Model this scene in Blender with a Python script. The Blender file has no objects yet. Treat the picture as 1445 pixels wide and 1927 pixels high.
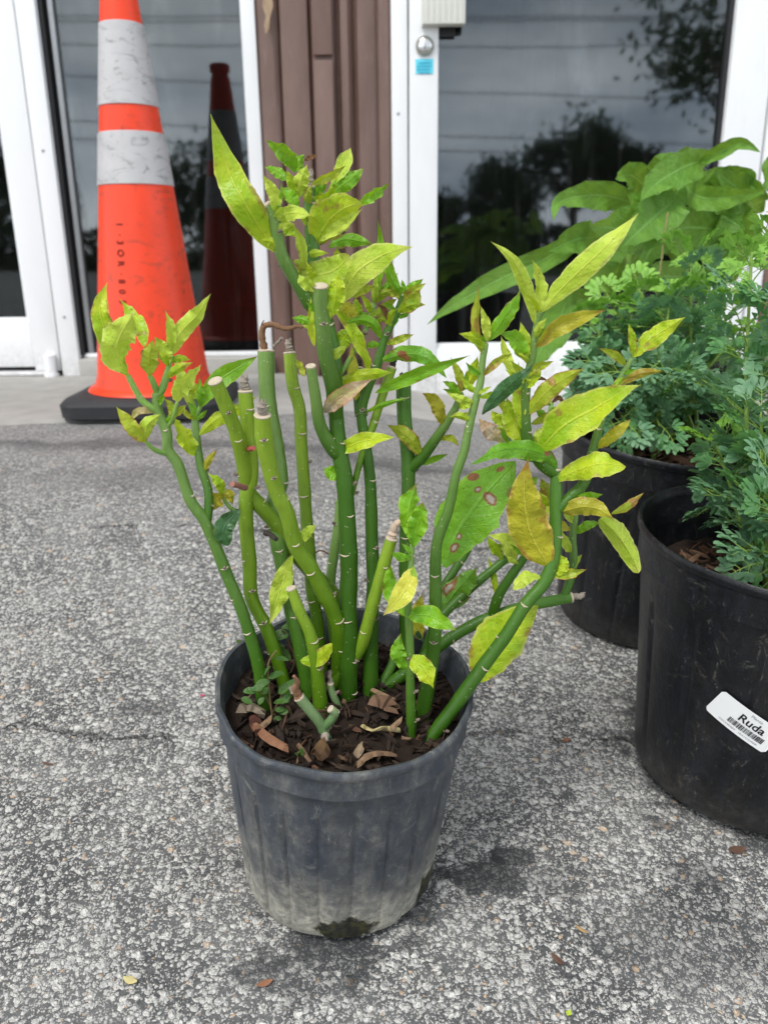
import bpy, bmesh, math, random
from mathutils import Vector, Matrix, noise
R = math.radians
SC = bpy.context.scene
COL = SC.collection
# ------------------------------------------------------------------ camera
F, CX, CY, HC = 1546.0, 722.5, 963.5, 0.36
cam_d = bpy.data.cameras.new('camera'); cam = bpy.data.objects.new('camera', cam_d); COL.objects.link(cam)
cam_d.sensor_fit = 'VERTICAL'; cam_d.sensor_height = 36.0; cam_d.lens = 36.0 * F / 1927.0
cam_d.clip_start = 0.02; cam_d.clip_end = 900
CM = Matrix.Rotation(R(90 - 17.86), 3, 'X') @ Matrix.Rotation(R(-0.717), 3, 'Z')
cam.matrix_world = Matrix.Translation((0, 0, HC)) @ CM.to_4x4()
cam_d.dof.use_dof = True; cam_d.dof.focus_distance = 0.66; cam_d.dof.aperture_fstop = 8.5
SC.camera = cam
# ------------------------------------------------------------------ light and exposure
SUN_EL, SUN_AZ = 58, 215
world = bpy.data.worlds.new('World'); SC.world = world; world.use_nodes = True
wn = world.node_tree.nodes; wl = world.node_tree.links; wn.clear()
w_out = wn.new('ShaderNodeOutputWorld'); w_bg = wn.new('ShaderNodeBackground')
sky = wn.new('ShaderNodeTexSky'); sky.sky_type = 'NISHITA'; sky.sun_disc = False
sky.sun_elevation = R(SUN_EL); sky.sun_rotation = R(SUN_AZ); sky.dust_density = 2.0
tc = wn.new('ShaderNodeTexCoord'); mp = wn.new('ShaderNodeMapping'); mp.inputs['Scale'].default_value = (1.0, 1.0, 2.6)
mp.inputs['Location'].default_value = (0.35, 0.2, 0.1)
n1 = wn.new('ShaderNodeTexNoise'); n1.inputs['Scale'].default_value = 4.2; n1.inputs['Detail'].default_value = 7; n1.inputs['Roughness'].default_value = .52
cr = wn.new('ShaderNodeValToRGB'); cr.color_ramp.elements[0].position = .36; cr.color_ramp.elements[1].position = .68
cr.color_ramp.elements[0].color = (4.3, 5.0, 5.9, 1); cr.color_ramp.elements[1].color = (12.0, 12.2, 12.4, 1)
mx = wn.new('ShaderNodeMixRGB'); mx.inputs[0].default_value = .88
w_bg.inputs['Strength'].default_value = 0.072
wl.new(tc.outputs['Generated'], mp.inputs[0]); wl.new(mp.outputs[0], n1.inputs['Vector']); wl.new(n1.outputs[0], cr.inputs[0])
sp = wn.new('ShaderNodeSeparateXYZ'); wl.new(tc.outputs['Generated'], sp.inputs[0]); mr = wn.new('ShaderNodeMapRange'); mr.inputs[1].default_value = .12; mr.inputs[2].default_value = .42; mr.inputs[3].default_value = 2.75; mr.inputs[4].default_value = .88
wl.new(sp.outputs[2], mr.inputs[0]); vm = wn.new('ShaderNodeVectorMath'); vm.operation = 'SCALE'; wl.new(cr.outputs[0], vm.inputs[0]); wl.new(mr.outputs[0], vm.inputs['Scale'])
wl.new(sky.outputs[0], mx.inputs[1]); wl.new(vm.outputs[0], mx.inputs[2]); wl.new(mx.outputs[0], w_bg.inputs[0]); wl.new(w_bg.outputs[0], w_out.inputs[0])
sun_d = bpy.data.lights.new('sun', 'SUN'); sun_d.energy = 1.5; sun_d.angle = R(20); sun_d.color = (1, .97, .92)
sun = bpy.data.objects.new('sun', sun_d); COL.objects.link(sun)
sd = Vector((math.sin(R(SUN_AZ)) * math.cos(R(SUN_EL)), math.cos(R(SUN_AZ)) * math.cos(R(SUN_EL)), math.sin(R(SUN_EL))))
sun.rotation_euler = sd.to_track_quat('Z', 'Y').to_euler()
vs = SC.view_settings; vs.view_transform = 'Standard'; vs.look = 'None'; vs.gamma = 1; vs.use_curve_mapping = False
vs.exposure = 0.99

# ------------------------------------------------------------------ helpers
def ray(px, py):
    return (CM @ Vector(((px - CX) / F, -(py - CY) / F, -1.0)))
def P(px, py, Y):
    d = ray(px, py); return Vector((0, 0, HC)) + d * (Y / d.y)
def Pplane(px, py, p0, n):
    d = ray(px, py); o = Vector((0, 0, HC)); return o + d * ((p0 - o).dot(n) / d.dot(n))
def proj(p):
    q = CM.transposed() @ (p - Vector((0, 0, HC))); return (CX + F * q.x / -q.z, CY - F * q.y / -q.z, -q.z)
def sm(a, b, x):
    t = max(0, min(1, (x - a) / (b - a))); return t * t * (3 - 2 * t)
def nz(*a): return noise.noise(Vector(a))

class MB:
    def __init__(s): s.v = []; s.f = []; s.m = []; s.uv = []
    def face(s, idx, m=0, uv=None):
        s.f.append(tuple(idx)); s.m.append(m); s.uv.extend(uv if uv else [(0, 0)] * len(idx))
    def grid(s, rows, m=0, closed=False, uvs=None):
        b = len(s.v); nr = len(rows); nc = len(rows[0])
        for r in rows: s.v.extend([Vector(p) for p in r])
        for i in range(nr - 1):
            for j in range(nc if closed else nc - 1):
                j2 = (j + 1) % nc
                u0, u1 = j / (nc if closed else nc - 1), (j + 1) / (nc if closed else nc - 1)
                v0, v1 = (i / (nr - 1), (i + 1) / (nr - 1)) if uvs is None else (uvs[i], uvs[i + 1])
                s.face((b + i * nc + j, b + i * nc + j2, b + (i + 1) * nc + j2, b + (i + 1) * nc + j), m, ((u0, v0), (u1, v0), (u1, v1), (u0, v1)))
        return b
    def fan(s, ring, m=0, uv=(0.5, 1)):
        b = len(s.v); s.v.extend([Vector(p) for p in ring]); s.face(range(b, b + len(ring)), m, [uv] * len(ring))
    def tube(s, pts, rad, n=10, m=0, caps=True, vr=(0, 1), capm=None):
        rows = []; N = len(pts); up = None
        for i in range(N):
            t = (pts[min(i + 1, N - 1)] - pts[max(i - 1, 0)]).normalized()
            if up is None:
                up = Vector((0, -1, .2)) if abs(t.y) < .9 else Vector((0, 0, 1))
            x = t.cross(up).normalized(); y = x.cross(t).normalized(); up = y
            rows.append([pts[i] + (x * math.cos(2 * math.pi * k / n) + y * math.sin(2 * math.pi * k / n)) * rad[i] for k in range(n)])
        s.grid(rows, m, True, [vr[0] + (vr[1] - vr[0]) * i / max(1, N - 1) for i in range(N)])
        if caps:
            s.fan(rows[0][::-1], m if capm is None else capm); s.fan(rows[-1], m if capm is None else capm)
    def box(s, a, b, m=0, M=None, bev=0.0):
        bm = bmesh.new(); bmesh.ops.create_cube(bm, size=1)
        for v in bm.verts:
            v.co = Vector([(a[i] + b[i]) / 2 + v.co[i] * (b[i] - a[i]) for i in range(3)])
        if bev > 0: bmesh.ops.bevel(bm, geom=bm.edges[:], offset=bev, segments=2, affect='EDGES', profile=.6)
        k = len(s.v)
        for v in bm.verts: s.v.append(M @ v.co if M else v.co.copy())
        bm.verts.index_update()
        for f in bm.faces: s.face([k + v.index for v in f.verts], m)
        bm.free()
    def lathe(s, prof, n=64, m=0, fn=None):
        rows = []
        for (r, z) in prof:
            row = []
            for k in range(n):
                t = 2 * math.pi * k / n; rr, zz = (r, z) if fn is None else fn(r, z, t)
                row.append(Vector((rr * math.cos(t), rr * math.sin(t), zz)))
            rows.append(row)
        s.grid(rows, m, True)
    def build(s, name, mats, parent=None, world=None, smooth=True, label=None):
        me = bpy.data.meshes.new(name)
        vv = s.v if world is None else [world @ v for v in s.v]
        me.from_pydata([tuple(v) for v in vv], [], s.f)
        if not isinstance(mats, (list, tuple)): mats = [mats]
        for mm in mats: me.materials.append(mm)
        me.polygons.foreach_set('material_index', s.m)
        uvl = me.uv_layers.new(name='UVMap')
        uvl.data.foreach_set('uv', [c for p in s.uv for c in p])
        me.polygons.foreach_set('use_smooth', [smooth] * len(s.f))
        if smooth:
            try: me.set_sharp_from_angle(angle=R(40))
            except Exception: pass
        me.update()
        o = bpy.data.objects.new(name, me); COL.objects.link(o)
        if parent is not None: o.parent = parent
        if label: o['label'] = label
        return o
def tag(o, label=None, cat=None, group=None, kind=None):
    if label: o['label'] = label
    if cat: o['category'] = cat
    if group: o['group'] = group
    if kind: o['kind'] = kind
    return o
def empty(name, label, cat, mat=None, group=None):
    o = bpy.data.objects.new(name, None); o.empty_display_size = .05; COL.objects.link(o)
    if mat is not None: o.matrix_world = mat
    return tag(o, label, cat, group)
def crv(pts, n):
    """Catmull-Rom through pts, n samples per span; pts may be tuples of any length."""
    out = []; L = len(pts); D = len(pts[0])
    for i in range(L - 1):
        p0, p1, p2, p3 = pts[max(i - 1, 0)], pts[i], pts[i + 1], pts[min(i + 2, L - 1)]
        for k in range(n):
            t = k / n
            out.append(tuple(.5 * ((2 * p1[d]) + (-p0[d] + p2[d]) * t + (2 * p0[d] - 5 * p1[d] + 4 * p2[d] - p3[d]) * t * t + (-p0[d] + 3 * p1[d] - 3 * p2[d] + p3[d]) * t ** 3) for d in range(D)))
    out.append(tuple(pts[-1])); return out

# ------------------------------------------------------------------ materials
class NT:
    def __init__(s, name):
        s.mat = bpy.data.materials.new(name); s.mat.use_nodes = True
        s.n = s.mat.node_tree.nodes; s.l = s.mat.node_tree.links; s.n.clear()
        s.out = s.n.new('ShaderNodeOutputMaterial'); s.b = s.n.new('ShaderNodeBsdfPrincipled'); s.l.new(s.b.outputs[0], s.out.inputs[0])
        s.tc = s.n.new('ShaderNodeTexCoord')
    def set(s, inp, val):
        if hasattr(val, 'is_output') or isinstance(val, bpy.types.NodeSocket): s.l.new(val, inp)
        else:
            if isinstance(val, tuple) and len(val) == 3 and inp.type == 'RGBA': val = val + (1,)
            inp.default_value = val
    def math(s, op, a, b=0.0, c=None, clamp=False):
        n = s.n.new('ShaderNodeMath'); n.operation = op; n.use_clamp = clamp; s.set(n.inputs[0], a); s.set(n.inputs[1], b)
        if c is not None: s.set(n.inputs[2], c)
        return n.outputs[0]
    def mix(s, f, a, b, mode='MIX'):
        n = s.n.new('ShaderNodeMixRGB'); n.blend_type = mode; s.set(n.inputs[0], f); s.set(n.inputs[1], a); s.set(n.inputs[2], b); return n.outputs[0]
    def ss(s, x, a, b):
        n = s.n.new('ShaderNodeMapRange'); n.interpolation_type = 'SMOOTHSTEP'; s.set(n.inputs[0], x)
        n.inputs[1].default_value = a; n.inputs[2].default_value = b; return n.outputs[0]
    def noise(s, scale, detail=4, rough=.55, vec=None, dist=0.0, col=False):
        n = s.n.new('ShaderNodeTexNoise'); s.set(n.inputs['Vector'], vec if vec is not None else s.tc.outputs['Object'])
        n.inputs['Scale'].default_value = scale; n.inputs['Detail'].default_value = detail; n.inputs['Roughness'].default_value = rough; n.inputs['Distortion'].default_value = dist
        return n.outputs['Color' if col else 'Fac']
    def vor(s, scale, vec=None, feat='F1', rnd=1.0):
        n = s.n.new('ShaderNodeTexVoronoi'); n.feature = feat; s.set(n.inputs['Vector'], vec if vec is not None else s.tc.outputs['Object'])
        n.inputs['Scale'].default_value = scale; n.inputs['Randomness'].default_value = rnd; return n
    def mapv(s, vec, scale=(1, 1, 1), loc=(0, 0, 0)):
        n = s.n.new('ShaderNodeMapping'); s.set(n.inputs[0], vec); n.inputs['Scale'].default_value = scale; n.inputs['Location'].default_value = loc; return n.outputs[0]
    def sep(s, vec):
        n = s.n.new('ShaderNodeSeparateXYZ'); s.set(n.inputs[0], vec); return n.outputs
    def addv(s, a, b):
        n = s.n.new('ShaderNodeVectorMath'); s.set(n.inputs[0], a); s.set(n.inputs[1], b); return n.outputs[0]
    def bump(s, h, strength=.5, dist=.001, prev=None):
        n = s.n.new('ShaderNodeBump'); n.inputs['Strength'].default_value = strength; n.inputs['Distance'].default_value = dist
        s.set(n.inputs['Height'], h)
        if prev is not None: s.l.new(prev, n.inputs['Normal'])
        s.l.new(n.outputs[0], s.b.inputs['Normal']); return n.outputs[0]
    def fin(s, col=None, rough=.5, spec=.5, metal=0.0):
        if col is not None: s.set(s.b.inputs['Base Color'], col)
        s.set(s.b.inputs['Roughness'], rough); s.set(s.b.inputs['Specular IOR Level'], spec); s.b.inputs['Metallic'].default_value = metal
        return s.mat
def rnd_vec(t, k=7.0):
    oi = t.n.new('ShaderNodeObjectInfo'); m = t.math('MULTIPLY', oi.outputs['Random'], k)
    c = t.n.new('ShaderNodeCombineXYZ'); t.l.new(m, c.inputs[0]); t.l.new(m, c.inputs[1]); t.l.new(m, c.inputs[2])
    return t.addv(t.tc.outputs['Object'], c.outputs[0]), oi.outputs['Random']
def simple(name, col, rough=.5, spec=.5, metal=0, nscale=60, namt=.25, bump=.15, bd=.0008):
    t = NT(name); nn = t.noise(nscale, 5)
    c2 = tuple(x * (1 - namt) for x in col)
    m = t.fin(t.mix(nn, c2, tuple(min(1, x * (1 + namt * .6)) for x in col)), rough, spec, metal)
    if bump: t.bump(nn, bump, bd)
    return m

def mat_asphalt():
    t = NT('asphalt'); v = t.tc.outputs['Object']
    wob = t.noise(120, 2, .5, v, col=True); wb = t.n.new('ShaderNodeVectorMath'); wb.operation = 'SCALE'; t.l.new(wob, wb.inputs[0]); wb.inputs['Scale'].default_value = .0062
    wb2 = t.n.new('ShaderNodeVectorMath'); wb2.operation = 'SCALE'; t.l.new(t.noise(620, 3, .7, v, col=True), wb2.inputs[0]); wb2.inputs['Scale'].default_value = .0020
    vv = t.addv(t.addv(v, wb.outputs[0]), wb2.outputs[0])
    big = t.noise(2.6, 4, .6, v); mid = t.noise(11, 4, .6, v); dens = t.math('ADD', t.math('MULTIPLY', big, .5), t.math('MULTIPLY', mid, .5))
    fine = t.noise(420, 4, .7, v)
    tar = t.mix(t.ss(mid, .35, .68), (.042, .043, .045), (.115, .115, .113))
    tar = t.mix(t.ss(fine, .38, .66), tar, t.mix(.3, tar, (.26, .26, .25)))
    col = tar; hh = t.math('MULTIPLY', fine, .3); allst = None
    for sc, keep, thr, br in ((112, .40, .42, .72), (175, .54, .44, .68), (290, .60, .43, .66), (520, .64, .43, .55)):
        vo = t.vor(sc, vv); cc = t.sep(vo.outputs['Color'])
        kp = t.math('ADD', cc[0], t.math('MULTIPLY', t.math('SUBTRACT', dens, .5), .9))
        pres = t.math('GREATER_THAN', kp, 1 - keep)
        rr = t.math('ADD', thr - .12, t.math('MULTIPLY', cc[1], .24))
        d = t.math('SUBTRACT', rr, vo.outputs['Distance']); fac = t.math('MULTIPLY', t.ss(d, 0, .035), pres)
        hue = t.mix(cc[2], (br * .80, br * .79, br * .76), (br, br * .97, br * .90))
        warm = t.mix(t.math('GREATER_THAN', cc[1], .985), hue, (br * .85, br * .62, br * .42))
        stn = t.mix(t.ss(t.noise(900, 4, .75, v), .36, .52), t.mix(.45, warm, (.16, .16, .155)), warm)
        col = t.mix(fac, col, stn); hh = t.math('ADD', hh, t.math('MULTIPLY', t.math('MULTIPLY', t.ss(d, 0, .3), pres), 110.0 / sc))
    stain = t.ss(t.noise(1.7, 3, .6, t.mapv(v, loc=(3.1, 7.2, 0))), .55, .75)
    col = t.mix(t.math('MULTIPLY', stain, .45), col, t.mix(.8, col, (.04, .04, .045), 'MULTIPLY'))
    # damp, tar-dark patches beside the pots, and darker rings at the pot bases
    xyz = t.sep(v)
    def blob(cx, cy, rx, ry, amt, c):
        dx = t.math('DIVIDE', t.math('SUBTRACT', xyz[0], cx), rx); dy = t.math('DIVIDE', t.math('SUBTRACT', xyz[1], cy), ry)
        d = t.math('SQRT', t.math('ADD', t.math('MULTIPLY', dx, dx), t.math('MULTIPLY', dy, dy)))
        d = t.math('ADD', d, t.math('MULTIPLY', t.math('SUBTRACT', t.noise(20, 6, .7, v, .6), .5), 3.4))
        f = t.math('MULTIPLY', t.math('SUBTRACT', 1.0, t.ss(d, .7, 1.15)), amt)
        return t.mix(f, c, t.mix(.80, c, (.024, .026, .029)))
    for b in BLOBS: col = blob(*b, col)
    # old sealed seam / grit line near the doors, paler worn film further off
    far = t.ss(xyz[1], .8, 1.7); col = t.mix(t.math('MULTIPLY', far, .45), col, (.20, .20, .20))
    ed = t.math('ABSOLUTE', t.math('SUBTRACT', t.math('ADD', xyz[1], t.math('MULTIPLY', t.noise(5, 4, .6, v), .22)), 1.66))
    col = t.mix(t.math('MULTIPLY', t.math('SUBTRACT', 1.0, t.ss(ed, .0, .06)), .6), col, (.045, .046, .048))
    for (yc, x0_, x1_) in CRACKS:                  # old hairline cracks running along the lot
        d = t.math('ABSOLUTE', t.math('SUBTRACT', t.math('ADD', xyz[1], t.math('MULTIPLY', t.math('SUBTRACT', t.noise(9, 6, .65, v), .5), .10)), yc))
        pr_ = t.math('MULTIPLY', t.ss(xyz[0], x0_, x0_ + .06), t.math('SUBTRACT', 1.0, t.ss(xyz[0], x1_ - .06, x1_)))
        f = t.math('MULTIPLY', t.math('MULTIPLY', t.math('SUBTRACT', 1.0, t.ss(d, .0006, .0045)), pr_), t.ss(t.noise(14, 4, .6, t.mapv(v, loc=(9, 1, 0))), .40, .5)); col = t.mix(t.math('MULTIPLY', f, .65), col, (.022, .022, .023)); hh = t.math('SUBTRACT', hh, t.math('MULTIPLY', f, 1.5))
    m = t.fin(col, t.math('ADD', .62, t.math('MULTIPLY', fine, .3)), .35)
    t.bump(hh, 1.0, .0030); return m
def mat_leaf(name, base, base2, edge, tip, spot, edge_amt=.5, tip_amt=.6, spot_thr=.64, spot_amt=.7, trans=.35, rough=.34, vein=.3, marks=(), scorch=.75):
    t = NT(name); ov, rn = rnd_vec(t); uv = t.sep(t.tc.outputs['UV'])
    u = t.math('ABSOLUTE', t.math('SUBTRACT', t.math('MULTIPLY', uv[0], 2.0), 1.0)); v = uv[1]
    n_b = t.noise(38, 4, .6, ov); n_f = t.noise(260, 4, .65, ov)
    col = t.mix(t.ss(n_b, .33, .67), base, base2)
    # side veins
    sv = t.math('SINE', t.math('MULTIPLY', t.math('SUBTRACT', v, t.math('MULTIPLY', u, .22)), 62.0))
    svf = t.math('MULTIPLY', t.ss(sv, .82, 1.0), vein * .5); mid = t.math('SUBTRACT', 1.0, t.ss(u, .02, .09))
    lite = tuple(min(1, c * 1.5 + .06) for c in base)
    col = t.mix(svf, col, lite); col = t.mix(t.math('MULTIPLY', mid, vein + .2), col, lite)
    col = t.mix(t.math('MULTIPLY', t.ss(n_f, .5, .75), .25), col, tuple(c * .6 for c in base))
    sp = t.noise(55, 3, .55, t.mapv(ov, loc=(4, 2, 9))); spf = t.math('MULTIPLY', t.ss(sp, spot_thr, spot_thr + .05), spot_amt)
    col = t.mix(spf, col, spot)
    spk = t.vor(330, ov); sf = t.math('MULTIPLY', t.math('LESS_THAN', spk.outputs['Distance'], .22), t.math('GREATER_THAN', t.sep(spk.outputs['Color'])[0], .86))
    col = t.mix(t.math('MULTIPLY', sf, .6), col, tuple(c * .5 + .02 for c in spot))
    ef = t.math('MULTIPLY', t.ss(t.math('ADD', u, t.math('MULTIPLY', n_b, .12)), .88, 1.02), edge_amt); col = t.mix(ef, col, edge)
    scn = t.noise(48, 4, .6, t.mapv(ov, loc=(8, 3, 5))); sc_ = t.math('MULTIPLY', t.math('MULTIPLY', t.ss(scn, .55, .62), t.ss(t.math('ADD', u, t.math('MULTIPLY', t.math('SUBTRACT', n_f, .5), .5)), .62, .9)), scorch); col = t.mix(sc_, col, tuple(c * .8 for c in spot))
    for (mu, mv, ru, rv, kind) in marks:
        du = t.math('DIVIDE', t.math('SUBTRACT', uv[0], mu), ru); dv = t.math('DIVIDE', t.math('SUBTRACT', v, mv), rv); d_ = t.math('SQRT', t.math('ADD', t.math('MULTIPLY', du, du), t.math('MULTIPLY', dv, dv)))
        d_ = t.math('ADD', d_, t.math('MULTIPLY', t.math('SUBTRACT', t.noise(160, 4, .6, t.tc.outputs['Object']), .5), 1.1)); f_ = t.math('SUBTRACT', 1.0, t.ss(d_, .8, 1.05))
        col = t.mix(t.math('MULTIPLY', f_, .95), col, (.27, .055, .045)); 
        if kind: col = t.mix(t.math('SUBTRACT', 1.0, t.ss(d_, .25, .7)), col, (.50, .42, .38))
    tf = t.math('MULTIPLY', t.ss(t.math('ADD', v, t.math('MULTIPLY', t.math('SUBTRACT', n_b, .5), .35)), .82, 1.0), tip_amt); col = t.mix(tf, col, tip)
    col = t.mix(t.math('MULTIPLY', rn, .22), col, tuple(c * .55 for c in base2))
    t.fin(col, rough, .45); h = t.math('ADD', t.math('MULTIPLY', svf, -1.2), t.math('ADD', t.math('MULTIPLY', mid, -.8), t.math('ADD', t.math('MULTIPLY', n_f, .6), t.math('MULTIPLY', t.noise(80, 3, .6, ov), 4.2))))
    nb = t.bump(h, .75, .0011)
    tr = t.n.new('ShaderNodeBsdfTranslucent'); t.l.new(t.mix(.35, col, (.55, .7, .05)), tr.inputs[0]); t.l.new(nb, tr.inputs['Normal'])
    ms = t.n.new('ShaderNodeMixShader'); ms.inputs[0].default_value = trans; t.l.new(t.b.outputs[0], ms.inputs[1]); t.l.new(tr.outputs[0], ms.inputs[2]); t.l.new(ms.outputs[0], t.out.inputs[0])
    return t.mat
def mat_stem(name, low, high, rough=.33):
    t = NT(name); ov, rn = rnd_vec(t); v = t.sep(t.tc.outputs['UV'])[1]
    n = t.noise(24, 4, .6, ov); nf = t.noise(700, 3, .6, ov); st = t.noise(60, 3, .6, t.mapv(ov, (6, 6, .7)))
    col = t.mix(t.ss(t.math('ADD', v, t.math('MULTIPLY', t.math('SUBTRACT', n, .5), .5)), .1, .95), low, high)
    col = t.mix(t.math('MULTIPLY', t.ss(st, .5, .75), .3), col, tuple(c * .62 for c in low))
    vo = t.vor(420, ov); f = t.math('MULTIPLY', t.math('LESS_THAN', vo.outputs['Distance'], .2), t.math('GREATER_THAN', t.sep(vo.outputs['Color'])[1], .9))
    col = t.mix(t.math('MULTIPLY', f, .7), col, (.5, .55, .35))
    ck_ = t.noise(110, 5, .75, t.mapv(ov, (1, 1, .5), (3, 8, 1))); col = t.mix(t.math('MULTIPLY', t.ss(ck_, .63, .70), .55), col, (.17, .15, .07))
    m = t.fin(col, rough, .30); t.bump(t.math('ADD', nf, t.math('MULTIPLY', st, 1.4)), .4, .0008)
    t.b.inputs['Subsurface Weight'].default_value = .12; t.b.inputs['Subsurface Radius'].default_value = (.002, .004, .001); t.b.inputs['Subsurface Scale'].default_value = .5
    return m
def mat_plastic(name, base, dust, lo, hi, amt, blue=(.035, .040, .055), rough=.5, spk=.5, moss=()):
    t = NT(name); o = t.tc.outputs['Object']; z = t.sep(o)[2]
    n = t.noise(14, 5, .62, o); nf = t.noise(150, 6, .7, o); ns = t.noise(30, 4, .6, t.mapv(o, (3, 3, .5)))
    hz = t.math('SUBTRACT', 1.0, t.ss(t.math('ADD', z, t.math('MULTIPLY', t.math('SUBTRACT', n, .5), .09)), lo, hi))
    col = t.mix(t.ss(ns, .35, .7), base, blue)
    d = t.math('MULTIPLY', t.math('ADD', t.math('MULTIPLY', hz, 1.0), t.math('MULTIPLY', t.ss(t.noise(22, 7, .75, t.mapv(o, (1.4, 1.4, .6))), .42, .70), .30)), amt, clamp=True)
    d = t.math('MULTIPLY', d, t.math('ADD', .55, t.math('MULTIPLY', t.ss(nf, .35, .65), .6)), clamp=True)
    col = t.mix(d, col, dust)
    vo = t.vor(260, t.addv(o, t.noise(40, 3, .6, o, col=True))); f = t.math('MULTIPLY', t.math('LESS_THAN', vo.outputs['Distance'], .26), t.math('GREATER_THAN', t.sep(vo.outputs['Color'])[0], .80))
    scr = t.math('MAXIMUM', t.ss(t.noise(90, 6, .8, t.mapv(o, (1, 1, .35)), 1.5), .57, .70), t.math('MULTIPLY', t.ss(t.noise(18, 7, .8, o, 2.5), .585, .66), .6))
    col = t.mix(t.math('MULTIPLY', t.math('MAXIMUM', t.math('MULTIPLY', f, .5), scr), spk), col, tuple(c * .9 + .02 for c in dust))
    xyz = t.sep(o)
    for (mx_, my_, mz_, rx_, rz_) in moss:       # moss and wet grime round the drain holes
        dx = t.math('DIVIDE', t.math('SUBTRACT', xyz[0], mx_), rx_); dy = t.math('DIVIDE', t.math('SUBTRACT', xyz[1], my_), rx_); dz = t.math('DIVIDE', t.math('SUBTRACT', xyz[2], mz_), rz_)
        dd = t.math('SQRT', t.math('ADD', t.math('ADD', t.math('MULTIPLY', dx, dx), t.math('MULTIPLY', dy, dy)), t.math('MULTIPLY', dz, dz)))
        dd = t.math('ADD', dd, t.math('MULTIPLY', t.math('SUBTRACT', t.noise(70, 5, .7, o), .5), 1.3))
        fm = t.math('SUBTRACT', 1.0, t.ss(dd, .75, 1.0)); mc = t.mix(t.ss(t.noise(160, 4, .7, o), .4, .65), (.014, .013, .009), (.055, .052, .016)); col = t.mix(fm, col, mc)
    mott = t.noise(55, 6, .75, o); col = t.mix(t.math('MULTIPLY', t.ss(mott, .40, .62), .38), col, tuple(c * .42 for c in base))
    m = t.fin(col, t.math('ADD', rough, t.math('MULTIPLY', d, .3)), .38); t.bump(t.math('ADD', nf, t.math('MULTIPLY', mott, 1.5)), .4, .0014); return m
def mat_white():
    t = NT('white_paint'); o = t.tc.outputs['Object']; n = t.noise(5, 4, .6, t.mapv(o, (1, 1, .3))); g = t.noise(60, 5, .7, o); z = t.sep(o)[2]
    low = t.math('SUBTRACT', 1.0, t.ss(t.math('ADD', z, t.math('MULTIPLY', n, .12)), .02, .2))
    col = t.mix(t.ss(n, .4, .8), (.80, .81, .82), (.70, .71, .71)); col = t.mix(t.math('MULTIPLY', low, t.math('MULTIPLY', t.ss(g, .4, .65), .5)), col, (.42, .40, .36))
    col = t.mix(t.math('MULTIPLY', t.ss(g, .66, .74), .35), col, (.4, .39, .37))
    m = t.fin(col, .42, .4); t.bump(g, .08, .0006); return m
def mat_brown():
    t = NT('brown_paint'); o = t.tc.outputs['Object']; n = t.noise(7, 5, .6, t.mapv(o, (2, 2, .5))); g = t.noise(75, 5, .65, t.mapv(o, (1, 1, .35)))
    col = t.mix(t.ss(n, .3, .7), (.125, .074, .058), (.175, .110, .090)); col = t.mix(t.math('MULTIPLY', t.ss(g, .58, .72), .35), col, (.24, .165, .14))
    m = t.fin(col, .38, .4); t.bump(t.math('ADD', g, n), .5, .003); return m
def mat_glass(name='window_glass', tint=(.35, .40, .40)):
    t = NT(name); t.n.remove(t.b)
    gl = t.n.new('ShaderNodeBsdfGlossy'); gl.inputs['Roughness'].default_value = .028; gl.inputs['Color'].default_value = (.90, .96, 1.0, 1)
    tr = t.n.new('ShaderNodeBsdfTransparent'); tr.inputs[0].default_value = tint + (1,)
    lw = t.n.new('ShaderNodeFresnel'); lw.inputs[0].default_value = 1.70
    o = t.tc.outputs['Object']; sm_ = t.noise(6, 4, .6, t.mapv(o, (1.5, 1, .4)), 1.0)
    ms = t.n.new('ShaderNodeMixShader'); t.l.new(t.math('ADD', lw.outputs[0], t.math('MULTIPLY', t.ss(sm_, .5, .8), .02)), ms.inputs[0]); t.l.new(tr.outputs[0], ms.inputs[1]); t.l.new(gl.outputs[0], ms.inputs[2])
    # streaky film of dirt
    df = t.n.new('ShaderNodeBsdfDiffuse'); df.inputs[0].default_value = (.5, .5, .48, 1)
    m2 = t.n.new('ShaderNodeMixShader'); st = t.ss(t.noise(22, 5, .7, t.mapv(o, (1.6, 1, .12))), .50, .85)
    t.l.new(t.math('ADD', .004, t.math('MULTIPLY', st, .035)), m2.inputs[0]); t.l.new(ms.outputs[0], m2.inputs[1]); t.l.new(df.outputs[0], m2.inputs[2]); t.l.new(m2.outputs[0], t.out.inputs[0])
    b = t.n.new('ShaderNodeBump'); b.inputs['Strength'].default_value = .06; b.inputs['Distance'].default_value = .006; t.l.new(t.noise(3.2, 1, .5, o), b.inputs['Height']); t.l.new(b.outputs[0], gl.inputs['Normal'])
    return t.mat
def mat_cone(name, base, dark, rough, sc=9):
    t = NT(name); o = t.tc.outputs['Object']; n = t.noise(sc, 5, .65, o); s_ = t.noise(16, 6, .75, t.mapv(o, (1, 1, 2.2)), 1.2); f = t.noise(120, 4, .6, o)
    col = t.mix(t.ss(n, .4, .75), base, tuple(c * .82 for c in base)); col = t.mix(t.math('MULTIPLY', t.ss(s_, .52, .66), .62), col, dark)
    col = t.mix(t.math('MULTIPLY', t.ss(t.noise(40, 4, .7, t.mapv(o, loc=(5, 5, 5))), .63, .70), .6), col, tuple(c * .4 for c in dark))
    m = t.fin(col, rough, .45); t.bump(f, .1, .0008); return m

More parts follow.
